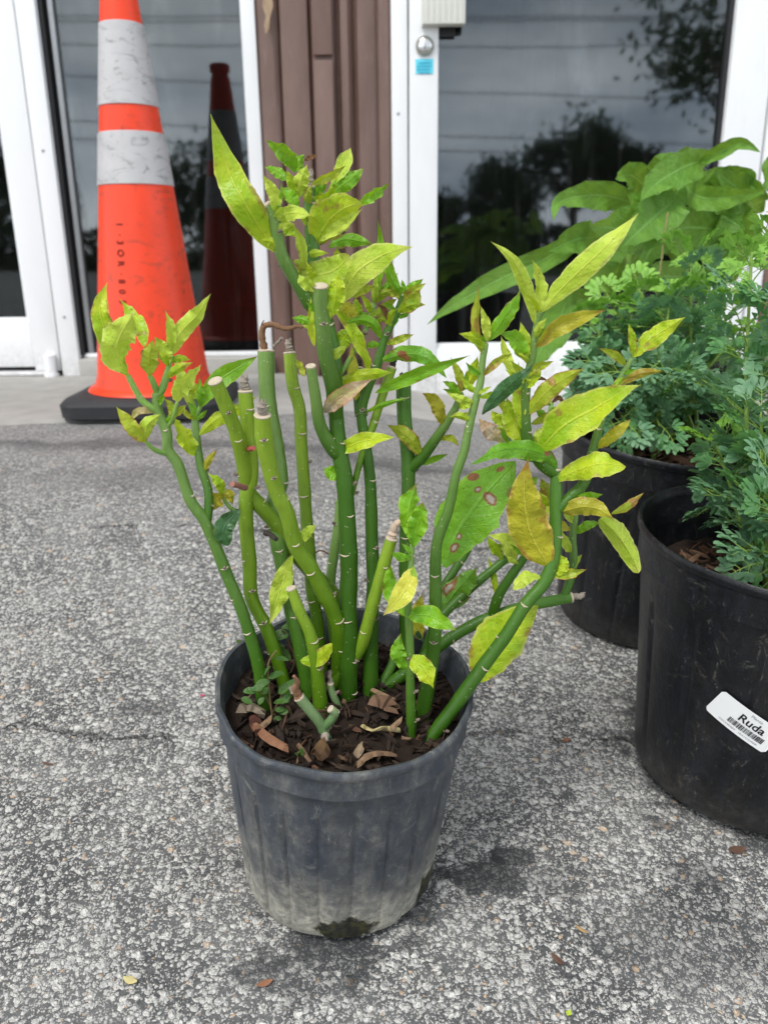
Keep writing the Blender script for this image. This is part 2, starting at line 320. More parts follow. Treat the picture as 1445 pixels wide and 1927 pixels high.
# ground profile -------------------------------------------------------
def asph(x, y): return -.174 + .1495 * (y - .618) - .055 * (x + .0367)
def slab(x): return .006 - .076 * sm(-.35, .30, x)
def gz(x, y):
    if y < -0.6: a = asph(x * math.exp(-max(0, -y - 2) / 8), -0.6) + .03 * (y + .6) * math.exp((y + .6) / 3)
    else: a = asph(x, y)
    xc = max(-2, min(2, x)); a += .055 * (x - xc) * (1 if y > -.6 else 0)
    return a + (slab(x) - a) * sm(.95, 1.58, y)
def on_ground(px, py):
    Y = 1.0
    lo, hi = .2, 2.6
    for _ in range(50):
        Y = (lo + hi) / 2; p = P(px, py, Y)
        if p.z > gz(p.x, p.y): lo = Y
        else: hi = Y
    return P(px, py, Y)
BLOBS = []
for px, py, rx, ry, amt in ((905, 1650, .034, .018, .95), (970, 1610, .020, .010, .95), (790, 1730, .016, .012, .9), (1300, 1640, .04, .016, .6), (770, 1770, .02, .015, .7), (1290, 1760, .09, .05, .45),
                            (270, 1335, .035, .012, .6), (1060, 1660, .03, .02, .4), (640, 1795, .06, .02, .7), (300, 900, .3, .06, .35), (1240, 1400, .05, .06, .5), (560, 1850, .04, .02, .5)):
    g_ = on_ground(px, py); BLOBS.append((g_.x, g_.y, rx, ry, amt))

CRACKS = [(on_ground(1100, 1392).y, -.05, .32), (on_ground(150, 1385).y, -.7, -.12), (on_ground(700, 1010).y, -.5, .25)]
BLOBS += [(-.0446, .618, .098, .098, .75), (.380, .757, .124, .124, .8), (.345, 1.055, .115, .115, .8)]  # darker ring on the asphalt around each pot base
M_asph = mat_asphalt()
M_conc = simple('concrete', (.33, .32, .30), .85, .3, 0, 18, .3, .5, .004)
M_white = mat_white(); M_brown = mat_brown(); M_glass = mat_glass()
M_dark = simple('dark_rubber', (.018, .018, .019), .6, .4, 0, 50, .3, .2)
M_alu = simple('grey_metal', (.32, .33, .34), .4, .5, .6, 30, .15, .1)
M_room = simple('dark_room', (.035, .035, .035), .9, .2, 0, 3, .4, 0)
M_y = dict(
 Y=mat_leaf('leaf_yellow_green', (.58, .70, .025), (.32, .55, .012), (.74, .72, .16), (.56, .46, .10), (.42, .17, .07), .7, .35, .66, .7),
 P=mat_leaf('leaf_pale_green', (.60, .74, .085), (.44, .62, .04), (.72, .74, .22), (.60, .50, .14), (.36, .40, .10), .65, .4, .76, .3, .35, .48),
 G=mat_leaf('leaf_bright_green', (.24, .52, .012), (.14, .38, .010), (.46, .60, .06), (.26, .09, .04), (.30, .09, .05), .5, .5, .72, .6),
 S=mat_leaf('leaf_spotted_green', (.12, .35, .02), (.17, .42, .02), (.28, .50, .05), (.20, .40, .03), (.27, .055, .04), .4, .2, .595, .95),
 O=mat_leaf('leaf_olive_amber', (.55, .52, .03), (.40, .37, .025), (.66, .50, .12), (.34, .10, .03), (.36, .12, .03), .7, .8, .58, .5),
 R=mat_leaf('leaf_red_edged', (.46, .54, .035), (.34, .46, .02), (.50, .12, .07), (.30, .07, .04), (.40, .12, .06), .8, .75, .60, .75),
 K=mat_leaf('leaf_pink_blotched', (.62, .36, .28), (.48, .55, .12), (.62, .12, .12), (.5, .25, .1), (.70, .55, .42), .7, .4, .5, .9),
 T=mat_leaf('leaf_spotted_large', (.13, .36, .02), (.19, .45, .02), (.30, .52, .05), (.20, .40, .03), (.27, .055, .04), .4, .2, .70, .6, marks=((.90, .70, .10, .040, 0), (.72, .88, .12, .035, 0), (.36, .66, .17, .045, 1), (.66, .655, .06, .03, 1), (.42, .27, .07, .03, 1), (.40, .17, .13, .05, 1))),
 V=mat_leaf('leaf_blistered_green', (.14, .34, .03), (.10, .28, .02), (.28, .40, .06), (.20, .20, .05), (.27, .055, .04), .4, .4, .64, .8, marks=((.80, .42, .17, .17, 1),)),
 D=mat_leaf('leaf_dark_green', (.030, .115, .030), (.022, .085, .022), (.10, .22, .05), (.04, .11, .03), (.10, .12, .03), .35, .3, .75, .4, .15),
 W=mat_leaf('leaf_bright_yellow', (.72, .68, .08), (.62, .64, .06), (.74, .68, .28), (.60, .42, .16), (.20, .42, .02), .5, .6, .60, .85),
 B=mat_leaf('leaf_dry_brown', (.20, .085, .035), (.12, .05, .022), (.30, .15, .07), (.10, .04, .02), (.08, .03, .02), .5, .5, .6, .6, .12, .7),
)
M_stem = dict(d=mat_stem('stem_dark_green', (.034, .100, .006), (.065, .165, .018)), y=mat_stem('stem_yellow_green', (.075, .17, .006), (.22, .34, .025)),
              m=mat_stem('stem_mid_green', (.045, .125, .008), (.16, .27, .065)), l=mat_stem('stem_light_green', (.16, .30, .06), (.26, .44, .10)),
              g=mat_stem('stem_grey_green', (.09, .18, .06), (.17, .25, .11), .6))
M_scar = simple('leaf_scar', (.52, .44, .33), .8, .2, 0, 300, .45, .4)
M_bark = simple('dry_stub', (.20, .16, .125), .9, .2, 0, 260, .5, .6, .002)
M_dry = simple('dry_curl', (.24, .13, .07), .8, .3, 0, 200, .5, .6, .002)
M_ppot = None
M_bpot = mat_plastic('black_pot', (.0035, .0042, .0055), (.17, .155, .13), -.06, .08, .26, (.006, .008, .013), .33, .55)
M_soil = simple('potting_soil', (.022, .014, .010), .95, .2, 0, 120, .5, .9, .006)
def mat_chip(name, a, b):
    t = NT(name); o = t.tc.outputs['Object']; g = t.noise(140, 4, .7, t.mapv(o, (1, 1, 1))); n = t.noise(25, 3, .6, o)
    m = t.fin(t.mix(t.ss(n, .35, .65), t.mix(g, tuple(c * .5 for c in a), a), t.mix(g, tuple(c * .5 for c in b), b)), .8, .3); t.bump(g, .6, .0015); return m
M_chip = mat_chip('mulch_dark', (.022, .013, .009), (.060, .036, .023)); M_chip2 = mat_chip('mulch_tan', (.24, .15, .09), (.14, .08, .045)); M_chip3 = mat_chip('mulch_red', (.17, .085, .05), (.09, .045, .025)); M_chipb = mat_chip('mulch_brown', (.16, .085, .05), (.09, .048, .03))

# ------------------------------------------------------------------ ground
mb = MB()
xs = [-300, -120, -40, -12, -5, -2.6] + [-2 + .1 * i for i in range(41)] + [2.6, 5, 12, 40, 120, 300]
ys = [-300, -120, -60, -30, -16, -10, -6, -4, -2.5, -1.6, -1.0] + [-.6 + .06 * i for i in range(37)]
ys = ys + [1.7, 1.85, 2.0, 2.2, 2.4, 2.62]
ys = sorted(set(round(y, 4) for y in ys))
mb.grid([[Vector((x, y, gz(x, y))) for x in xs] for y in ys])
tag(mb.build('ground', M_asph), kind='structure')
mb = MB()
def conc(x, y): return gz(max(-2, min(2, x)), y) + .006 + .0015 * nz(x * 5, y * 5, 0)
xs2 = [-9, -2.6] + [-2 + .04 * i for i in range(101)] + [2.6, 9]
def yfront(x): return 1.74 + .30 * sm(-.42, .05, x) + .05 * nz(x * 4, 1, 2) + .02 * nz(x * 17, 1, 2)
mb.grid([[Vector((x, yfront(x) + (2.62 - yfront(x)) * f, conc(x, yfront(x) + (2.62 - yfront(x)) * f) - (.012 if f == 0 else 0))) for x in xs2] for f in (0, .03, .2, .4, .6, .8, 1)])
tag(mb.build('pavement', M_conc), kind='structure')
mb = MB(); mb.grid([[Vector((x, y, -.42)) for x in (-120, -20, 20, 120)] for y in (-17, -10)])
tag(mb.build('road', simple('road_asphalt', (.10, .10, .10), .9, .3, 0, 4, .3, .3)), kind='structure')
mb = MB(); mb.grid([[Vector((x, y, -.40 + (.3 if y < -30 else 0))) for x in (-200, -20, 20, 200)] for y in (-260, -40, -17.2)])
tag(mb.build('grass', simple('grass_green', (.05, .09, .02), .9, .2, 0, 3, .5, .5, .05)), kind='structure')

# ------------------------------------------------------------------ shop building
YW = 2.45
def X(px, py=345, y=YW): return P(px, py, y).x
def Zp(px, py, y=YW): return P(px, py, y).z
shop = empty('shop_building', 'shop front with white framed glass doors and a brown fluted pillar between them', 'building', Matrix.Translation((0, YW, 0)))
SI = Matrix.Translation((0, -YW, 0))
def part(mbx, name, mats, parent=shop, **k): return mbx.build(name, mats, parent, world=SI if parent is shop or True else None, **k)
TOP = 2.25
xg1, xs1, xj1, xm1 = X(23.5), X(77), X(115), X(134)
xw2, xf2, xp2, xd1, xd2, xq1, xq2, xq3 = X(472), X(498), X(737.5), X(769), X(822), X(1337), X(1418), X(1446)
zlb, zlg = Zp(30, 697), Zp(30, 597)
zrb, zrg = Zp(850, 747), Zp(880, 645)
# left door
d1 = MB(); LX = xs1 - .95
d1.box((xg1, YW - .02, zlb), (xs1 - .003, YW + .03, TOP), bev=.004); d1.box((LX, YW - .02, zlb), (LX + .08, YW + .03, TOP), bev=.004)
d1.box((LX + .08, YW - .018, zlb + .012), (xg1, YW + .028, zlg - .012), bev=.003); d1.box((LX + .08, YW - .018, TOP - .1), (xg1, YW + .028, TOP), bev=.003)
d1.box((LX + .08, YW - .006, zlg - .014), (xg1, YW + .02, zlg), bev=.002); d1.box((xg1 - .010, YW - .008, zlg), (xg1 + .0, YW + .02, TOP - .1), bev=.002)
gd1 = part(d1, 'glass_door', M_white, label='white framed glass door left of the traffic cone')
g = MB(); g.box((LX + .079, YW + .004, zlg - .001), (xg1 - .009, YW + .010, TOP - .099)); g.build('pane', M_glass, gd1, world=SI, smooth=False)
g = MB(); g.box((LX, YW - .024, zlb - .012), (xs1 - .03, YW + .03, zlb - .001), bev=.002); g.build('threshold', M_white, gd1, world=SI)
h_ = MB(); hx = X(104, 680)
h_.tube([Vector((hx, YW - .035, zlb - .006)), Vector((hx, YW - .035, zlb + .048))], [.016, .016], 16); h_.tube([Vector((hx, YW - .035, zlb - .014)), Vector((hx, YW - .035, zlb - .005))], [.021, .021], 16)
h_.build('pivot_hinge', M_white, gd1, world=SI)
# jamb and window by the cone
jm = MB(); jm.box((xs1 + .004, YW - .03, zlb - .015), (xj1, YW + .04, TOP), bev=.004)
part(jm, 'door_jamb', M_white)
wf = MB(); zwb = Zp(330, 663); zws = Zp(330, 700)
wf.box((xj1 + .001, YW - .012, zwb - .004), (xj1 + .012, YW + .04, TOP), 1); wf.box((xj1 + .013, YW + .008, zwb - .003), (xm1 - .006, YW + .04, TOP), 1)
wf.box((xm1 - .006, YW - .002, zwb + .0005), (xm1 + .008, YW + .04, TOP - .051), 2, bev=.002)
wf.box((xw2, YW - .02, zwb - .002), (xf2, YW + .04, TOP), 0, bev=.004)
wf.box((xm1 - .02, YW - .006, zwb - .012), (xw2 - .001, YW + .04, zwb), 0, bev=.002); wf.box((xm1 + .009, YW - .006, TOP - .05), (xw2 - .001, YW + .04, TOP), 0, bev=.002)
win = part(wf, 'window', [M_white, M_dark, M_alu], label='tall fixed window behind the traffic cone')
g = MB(); g.box((xm1 + .004, YW + .012, zwb - .001), (xw2 + .004, YW + .018, TOP - .045)); g.build('pane', M_glass, win, world=SI, smooth=False)
sl = MB(); sl.box((xj1 + .002, YW - .045, zws - .03), (xf2 + .004, YW + .05, zwb - .013), bev=.005)
part(sl, 'window_sill', simple('sill_concrete', (.40, .39, .36), .85, .3, 0, 20, .3, .4, .003))
# pillar
def pillar(x0, x1, ref=None):
    W = x1 - x0
    pr = [(0, .03), (.0, -.01), (.03, -.018), (.12, -.020), (.155, -.012), (.165, -.002), (.18, -.016), (.20, -.018), (.38, -.018), (.40, -.006), (.415, -.020), (.575, -.020), (.585, -.004), (.605, -.006), (.63, -.022), (.68, -.024), (.705, -.012), (.72, -.001), (.735, -.004), (.755, -.018), (.83, -.020), (.88, -.014), (.90, -.006), (.93, -.012), (.985, -.012), (1.0, -.008), (1.0, .03)]
    q = MB(); zz = [-.12 + i * .045 for i in range(int((TOP + .12) / .045) + 1)]; rows = []
    for z in zz: rows.append([Vector((x0 + u * W, YW + d * 1.15 + .0016 * nz(u * 9, z * 7, 3), z)) for u, d in pr])
    q.grid(rows); return q, W
q, W_ = pillar(xf2 + .002, xp2 - .001)
pl = part(q, 'pillar', M_brown, label='brown painted fluted pillar with old chipped paint')
q = MB(); zn = Zp(615, 114); x_a, x_b = xf2 + W_ * .425, xf2 + W_ * .57
q.box((x_a, YW - .040, zn + .006), (x_b, YW - .030, TOP), bev=.002); q.box((x_a, YW - .040, .0), (x_b, YW - .030, zn - .006), bev=.002)
q.build('cover_strip', M_brown, pl, world=SI)
q = MB(); pts = [(495, -8), (512, -8), (514, 12), (508, 34), (507, 52), (500, 64), (497, 48), (500, 30), (494, 12)]
q.fan([P(a, b, YW - .036) for a, b in pts][::-1]); q.build('bare_wood', mat_chip('bare_wood', (.50, .36, .24), (.38, .26, .16)), pl, world=SI)
q, _ = pillar(xq3 + .004, xq3 + .42); part(q, 'pillar', M_brown)
q = MB(); q.box((LX - .5, YW - .03, -.1), (LX - .002, YW + .03, TOP)); part(q, 'pillar', M_brown, smooth=False)
# right door
jr = MB(); jr.box((xp2, YW - .03, zrb - .02), (xd1 - .0035, YW + .04, TOP), bev=.004); part(jr, 'door_jamb', M_white)
jr = MB(); jr.box((xq2 + .006, YW - .03, zrb - .04), (xq3 + .003, YW + .04, TOP), bev=.006); part(jr, 'door_jamb', M_white)
q = MB(); q.box((xd1 - .0034, YW - .012, zrb), (xd1 + .0002, YW + .02, TOP)); part(q, 'door_gasket', simple('gasket_olive', (.20, .21, .15), .7, .3), smooth=False)
d2 = MB()
d2.box((xd1 + .0004, YW - .026, zrb), (xd2, YW + .03, TOP), bev=.004); d2.box((xq1 + .012, YW - .026, zrb), (xq2, YW + .03, TOP), bev=.004)
d2.box((xd2, YW - .024, zrb + .002), (xq1 + .012, YW + .028, zrg - .013), bev=.003); d2.box((xd2, YW - .024, TOP - .1), (xq1 + .012, YW + .028, TOP), bev=.003)
d2.box((xd2, YW - .010, zrg - .014), (xq1 + .012, YW + .02, zrg), bev=.002)
d2.box((xq1, YW - .008, zrg), (xq1 + .0115, YW + .02, TOP - .1), 1)
gd2 = part(d2, 'glass_door', [M_white, M_dark], label='white framed glass door behind the potted plants')
g = MB(); g.box((xd2 - .001, YW + .004, zrg - .001), (xq1 + .001, YW + .010, TOP - .099)); g.build('pane', M_glass, gd2, world=SI, smooth=False)
g = MB(); g.box((xp2, YW - .032, zrb - .03), (xq3, YW + .03, zrb - .002), bev=.003); g.build('threshold', M_alu, gd2, world=SI)
# ribbed cover, cylinder lock, dark latch, blue sticker
q = MB(); bx0, bx1, bz = X(792, 40), X(871, 40), Zp(830, 45, YW - .06)
n_ = 15; w = (bx1 - bx0) / n_
for i in range(n_): q.box((bx0 + i * w, YW - .062 - (.003 if i % 2 else 0), bz), (bx0 + (i + 1) * w, YW - .0265, bz + .42), bev=.0012)
q.build('lock_cover', simple('cover_offwhite', (.70, .70, .64), .5, .4, 0, 8, .1, .1), gd2, world=SI)
q = MB(); q.box((xd2 + .0005, YW - .012, Zp(845, 71)), (X(855, 60), YW + .003, bz + .05)); q.build('latch', M_dark, gd2, world=SI, smooth=False)
lc = P(799, 87, YW - .026); q = MB()
def disc(mbx, c, prof, n=28, m=0):
    mbx.grid([[Vector((c.x + r * math.cos(2 * math.pi * k / n), c.y - d, c.z + r * math.sin(2 * math.pi * k / n))) for k in range(n)] for r, d in prof], m, True)
disc(q, lc, [(.0235, 0), (.0235, .006), (.021, .009), (.019, .009), (.0185, .006), (.0175, .006)], m=0); disc(q, lc, [(.0176, .006), (.017, .011), (.014, .013), (.0001, .0135)], m=1)
q.box((lc.x - .0012, lc.y - .0142, lc.z - .009), (lc.x + .0012, lc.y - .0132, lc.z + .004), 2)
q.build('cylinder_lock', [simple('lock_ring', (.30, .30, .25), .35, .5, .8), simple('lock_face', (.75, .75, .76), .3, .5, .9), M_dark], gd2, world=SI)
q = MB(); sx0, sx1, sz0, sz1 = X(781, 128), X(814, 128), Zp(797, 143), Zp(797, 115)
q.box((sx0, YW - .0275, sz0), (sx1, YW - .0262, sz1), 0, bev=.0006); random.seed(4)
for r_ in range(4):
    x = sx0 + .005 + (.004 if r_ in (0, 3) else 0); zc = sz1 - .010 - r_ * .0078
    while x < sx1 - .007:
        ww = random.uniform(.0012, .0038); q.box((x, YW - .0283, zc - .002), (x + ww, YW - .0277, zc + .002), 1); x += ww + random.uniform(.0008, .002)
q.build('sticker', [simple('sticker_blue', (.12, .62, .75), .5, .3, 0, 20, .05, 0), simple('sticker_ink', (.02, .25, .42), .6, .3, 0, 20, .05, 0)], gd2, world=SI, smooth=False, label='small light blue sticker with dark blue print under the lock')
for xx, yy in ((xs1 + .03, .62), (xs1 + .03, .18), (xp2 + .018, .70), (xp2 + .018, .22), (xd1 + .04, -.0), (xq2 + .014, .55)):
    q = MB(); disc(q, Vector((xx, YW - .0302, yy)), [(.0042, 0), (.0042, .0010), (.0030, .0018), (.0001, .0018)], 14)
    part(q, 'screw', M_alu)
# upper wall, roof and dim interior
q = MB(); q.box((-5, YW - .02, TOP + .002), (5, YW + .14, 3.4)); part(q, 'wall', simple('stucco', (.50, .46, .40), .9, .2, 0, 30, .15, .4), smooth=False)
q = MB(); q.box((-5, YW - .02, -.2), (LX - .502, YW + .14, TOP + .001)); part(q, 'side_wall', simple('stucco_brown', (.20, .13, .10), .9, .2, 0, 30, .15, .4), smooth=False); q = MB(); q.box((xq3 + .425, YW - .02, -.2), (5, YW + .14, TOP + .001)); part(q, 'side_wall', simple('stucco_brown', (.20, .13, .10), .9, .2, 0, 30, .15, .4), smooth=False)
q = MB(); q.box((-5.1, YW - .12, 3.401), (5.1, YW + 6.2, 3.5)); part(q, 'roof', M_conc, smooth=False)
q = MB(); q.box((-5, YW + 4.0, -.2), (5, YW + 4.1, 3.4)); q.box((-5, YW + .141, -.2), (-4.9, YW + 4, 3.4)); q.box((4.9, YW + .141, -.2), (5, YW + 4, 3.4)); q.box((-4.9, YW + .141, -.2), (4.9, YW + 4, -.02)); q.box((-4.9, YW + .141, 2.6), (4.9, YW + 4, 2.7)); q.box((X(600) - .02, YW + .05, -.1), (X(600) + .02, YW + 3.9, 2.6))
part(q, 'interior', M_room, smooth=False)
# green curtain inside, and a navy sheet added to stand in for a reflection
q = MB(); rows = []
for z in (-.02, .6, 1.2, 2.2): rows.append([Vector((.32 + .30 * i / 30, YW + .5 + .02 * math.sin(i * 1.3) + .01 * z, z)) for i in range(31)])
q.grid(rows); part(q, 'folded_sheet', simple('navy_reflection', (.035, .05, .11), .9, .2, 0, 10, .3, .3))
q = MB(); rows = []
for z in (-.02, .6, 1.2, 2.2): rows.append([Vector((.66 + .10 * i / 14, YW + .7 + .015 * math.sin(i * 1.5), z)) for i in range(15)])
q.grid(rows); part(q, 'folded_sheet', simple('curtain_green', (.03, .10, .05), .9, .2, 0, 10, .3, .3))

# ------------------------------------------------------------------ traffic cone
cx_, cy_ = P(292, 735, 1.9).x, 1.90
cz = conc(cx_, cy_)
CMx = Matrix.Translation((cx_, cy_, cz)) @ Matrix.Rotation(R(.3), 4, 'Y') @ Matrix.Rotation(R(1.0), 4, 'Z')
cone = empty('traffic_cone', 'tall orange traffic cone with two scuffed white bands on a black base', 'traffic cone', CMx)
def cr_(z): return max(.025, .0777 - (z - .478) * .115)
M_or = mat_cone('cone_orange', (.82, .050, .008), (.34, .040, .016), .42); M_wt = mat_cone('collar_white', (.47, .46, .465), (.17, .165, .16), .5, 14); M_ru = mat_cone('base_rubber', (.022, .023, .026), (.05, .045, .04), .7)
q = MB(); S = .172; H = .046; ch = .05
rows = []
for (o, z) in ((-.012, 0), (0, .006), (.002, H - .014), (-.008, H - .003), (-.03, H)):
    s = S + o; c = ch; ring = []
    for (ax, ay, a0) in ((s - c, -(s - c), -90), (s - c, s - c, 0), (-(s - c), s - c, 90), (-(s - c), -(s - c), 180)):
        for k in range(7):
            a = R(a0 + 15 * k); ring.append(Vector((ax + c * math.cos(a), ay + c * math.sin(a), z)))
    rows.append(ring)
q.grid(rows, 0, True); q.fan(rows[-1]); q.fan(rows[0][::-1]); q.build('base', M_ru, cone)
q = MB(); prof = [(.146, H + .001), (.142, H + .006), (cr_(H + .02) + .006, H + .012), (cr_(H + .04), H + .035)]
z = H + .08
while z < .885: prof.append((cr_(z), z)); z += .04
prof += [(.031, .885), (.027, .892), (.027, .900), (.033, .905), (.033, .922), (.028, .928), (.016, .928), (.015, .90)]
def cfn(r, z, t): return r * (1 + .006 * nz(math.cos(t) * 2, math.sin(t) * 2, z * 5)), z
q.lathe(prof, 72, 0, cfn); q.build('cone_body', M_or, cone)
for z0, z1 in ((.479, .582), (.632, .786)):
    q = MB(); q.lathe([(cr_(z0) + .0004, z0), (cr_(z0) + .0022, z0 + .001)] + [(cr_(z0 + (z1 - z0) * k / 8) + .0022, z0 + (z1 - z0) * k / 8) for k in range(1, 8)] + [(cr_(z1) + .0022, z1 - .001), (cr_(z1) + .0004, z1)], 72, 0, cfn)
    q.build('reflective_band', M_wt, cone)
def text_mb(body, size, fn, mb_, m=0, sx=1.0, bold=0.0):
    cu = bpy.data.curves.new('t', 'FONT'); cu.body = body; cu.size = size; cu.align_x = 'CENTER'; cu.align_y = 'CENTER'; cu.resolution_u = 3; cu.offset = bold
    ob = bpy.data.objects.new('t', cu); COL.objects.link(ob); bpy.context.view_layer.update()
    me = bpy.data.meshes.new_from_object(ob.evaluated_get(bpy.context.evaluated_depsgraph_get()))
    bm = bmesh.new(); bm.from_mesh(me); bmesh.ops.triangulate(bm, faces=bm.faces[:])
    k = len(mb_.v); bm.verts.index_update()
    for v in bm.verts: mb_.v.append(fn(v.co.x * sx, v.co.y))
    for f in bm.faces: mb_.face([k + v.index for v in f.verts], m)
    bm.free(); bpy.data.objects.remove(ob); bpy.data.curves.remove(cu); bpy.data.meshes.remove(me)
q = MB()
def onc(z0, a0):
    def fn(x, y):     # text runs down the cone
        z = z0 - x; rr = cr_(z) + .0012; a = R(a0) + y / rr
        return Vector((rr * math.cos(a), rr * math.sin(a), z))
    return fn
zt = .40
for ch_ in ('1', '·', '3', 'O', 'R', '·', '8', '0', '5', '·', 'U', 'L'):
    text_mb(ch_, .021, onc(zt, -104), q, 0, .9, .0004); zt -= .021 if ch_ != '·' else .015
q.build('stencil_lettering', simple('stencil_ink', (.16, .02, .012), .8, .2, 0, 200, .6, 0), cone, label='faded black characters running down the cone')

# ------------------------------------------------------------------ pots
def pot_matrix(x, y, tx=0, ty=0, rz=0):
    n = Vector((.055 + tx, -.1495 + ty, 1)).normalized(); e1 = Vector((0, 1, 0)).cross(n).normalized(); e2 = n.cross(e1)
    m = Matrix((e1, e2, n)).transposed().to_4x4(); m.translation = Vector((x, y, asph(x, y) + .0015)); return m @ Matrix.Rotation(R(rz), 4, 'Z')
def pot(D, Hh, db, ribs, wob, seed):
    r1 = D / 2; r0 = db / 2; band = Hh * .155
    def lr(z): return r0 + (r1 - .0045 - r0) * (z / Hh)
    pr = [(r0 - .02, .006), (r0 - .010, .001), (r0 - .003, .0035)] + [(lr(Hh * k), Hh * k) for k in (.04, .1, .2, .35, .5, .62, .70, .76)] + \
         [(lr(Hh * .80), Hh * .80), (lr(Hh - band) + .0004, Hh - band), (lr(Hh - band) + .0042, Hh - band + .004), (lr(Hh) + .0005, Hh - .016), (lr(Hh) + .0008, Hh - .011),
          (r1 - .0015, Hh - .009), (r1, Hh - .006), (r1, Hh - .002), (r1 - .0016, Hh), (r1 - .0040, Hh - .0008), (r1 - .0052, Hh - .006), (r1 - .0075, Hh - .012), (r1 - .0066, Hh - .022), (r1 - .010, Hh - .030), (r1 - .0095, Hh - .042), (r1 - .015, Hh - .07), (r0 - .004, .01), (.001, .01)]
    q = MB()
    def fn(r, z, t):
        k = sm(.0, .1, z / Hh) * (1 - sm(.72, .80, z / Hh)) if r > r0 - .004 else 0
        g_ = abs(math.sin(ribs * t / 2)); r2 = r - k * (.0023 * (1 - sm(.0, .30, g_)) - .0007 * sm(.3, 1, g_))
        r2 *= 1 + wob * nz(math.cos(t) * 1.4 + seed, math.sin(t) * 1.4, z * 6)
        r2 *= 1 + wob * .35 * nz(math.cos(t) * 5 + seed, math.sin(t) * 5, z * 22)
        return r2, z + (wob * .12 * nz(math.cos(t) * 2.5, math.sin(t) * 2.5, seed + 3) if z > Hh * .8 else 0)
    q.lathe(pr, 288, 0, fn); return q
def soil_mb(r, z, amp, seed):
    q = MB(); rows = []
    for i in range(19):
        rr = r * i / 18 + 1e-4; rows.append([Vector((rr * math.cos(2 * math.pi * k / 56), rr * math.sin(2 * math.pi * k / 56), z + amp * (nz(rr * 30 * math.cos(k * .112) + seed, rr * 30 * math.sin(k * .112), 1) + .5 * nz(rr * 90 * math.cos(k * .112), rr * 90 * math.sin(k * .112), seed)))) for k in range(56)])
    q.grid(rows, 0, True); return q
def chips(r, z, n, seed, smin, smax, mats=3, rin=0, wts=(6, 2, 2)):
    random.seed(seed); q = MB()
    for _ in range(n):
        a = random.uniform(0, 2 * math.pi); rr = math.sqrt(random.uniform(rin, 1)) * r; L = random.uniform(smin, smax) * random.choice((1, 1, .6)); w = L * random.choice((random.uniform(.06, .16), random.uniform(.12, .40))); h = random.uniform(.0007, .0025)
        M = Matrix.Translation((rr * math.cos(a), rr * math.sin(a), z + random.uniform(-.001, .006))) @ Matrix.Rotation(random.uniform(0, 6.28), 4, 'Z') @ Matrix.Rotation(random.gauss(0, .28), 4, 'Y') @ Matrix.Rotation(random.gauss(0, .4), 4, 'X')
        mi = random.choices(range(mats), wts[:mats])[0]; b = random.uniform(-.25, .25); tw = random.uniform(-.5, .5); ns = 5; rows = []
        for i in range(ns + 1):
            t = i / ns - .5; wi = w * (1 - .8 * abs(2 * t) ** 3) * random.uniform(.8, 1.1); zc_ = b * L * (t * t * 2)
            c, s = math.cos(tw * t), math.sin(tw * t)
            rows.append([M @ Vector((t * L, yy * c - zz * s, zz * c + yy * s + zc_)) for yy, zz in ((-wi / 2, 0), (-wi / 4, h), (wi / 4, h * random.uniform(.6, 1.2)), (wi / 2, 0), (0, -h))])
        q.grid(rows, mi, True); q.fan(rows[0][::-1], mi); q.fan(rows[-1], mi)
    return q

# main plant pot
PM = pot_matrix(-.0446, .618)
HP = .2036
plant = empty('potted_plant', 'leggy green stemmed plant with yellow green leaves in a weathered grey pot', 'potted plant', PM)
PI = PM.inverted()
def wall_point(PMx, D, Hh, db, px, py):
    best = None
    for i in range(360):
        t = 2 * math.pi * i / 360
        if (PMx.to_3x3() @ Vector((math.cos(t), math.sin(t), 0))).y > .3: continue
        for z in [Hh * k / 60 for k in range(50)]:
            r = db / 2 + (D / 2 - .0045 - db / 2) * z / Hh; a, b, _ = proj(PMx @ Vector((r * math.cos(t), r * math.sin(t), z))); d = (a - px) ** 2 + (b - py) ** 2
            if best is None or d < best[0]: best = (d, (r * math.cos(t), r * math.sin(t), z))
    return best[1]
m1, m2 = wall_point(PM, .2075, HP, .170, 655, 1752), wall_point(PM, .2075, HP, .170, 803, 1668)
M_ppot = mat_plastic('weathered_pot', (.054, .060, .069), (.43, .41, .34), .0, .095, .95, (.038, .048, .068), .46, .45, moss=(m1 + (.028, .017), m2 + (.020, .026)))
pot(.2075, HP, .170, 22, .030, 3.3).build('pot', M_ppot, plant, label='scuffed dark grey blue nursery pot')
ZS = HP - .026
so = soil_mb(.0965, ZS, .006, 2).build('soil', M_soil, plant)
ck = chips(.089, ZS + .0015, 520, 5, .004, .019, wts=(14, .8, .9)).build('mulch', [M_chip, M_chip2, M_chip3], so); ck['kind'] = 'stuff'
S_P0 = PM @ Vector((0, 0, ZS)); S_N = (PM.to_3x3() @ Vector((0, 0, 1)))
def soil_pt(px, py, h=.004): return Pplane(px, py, S_P0 + S_N * h, S_N)
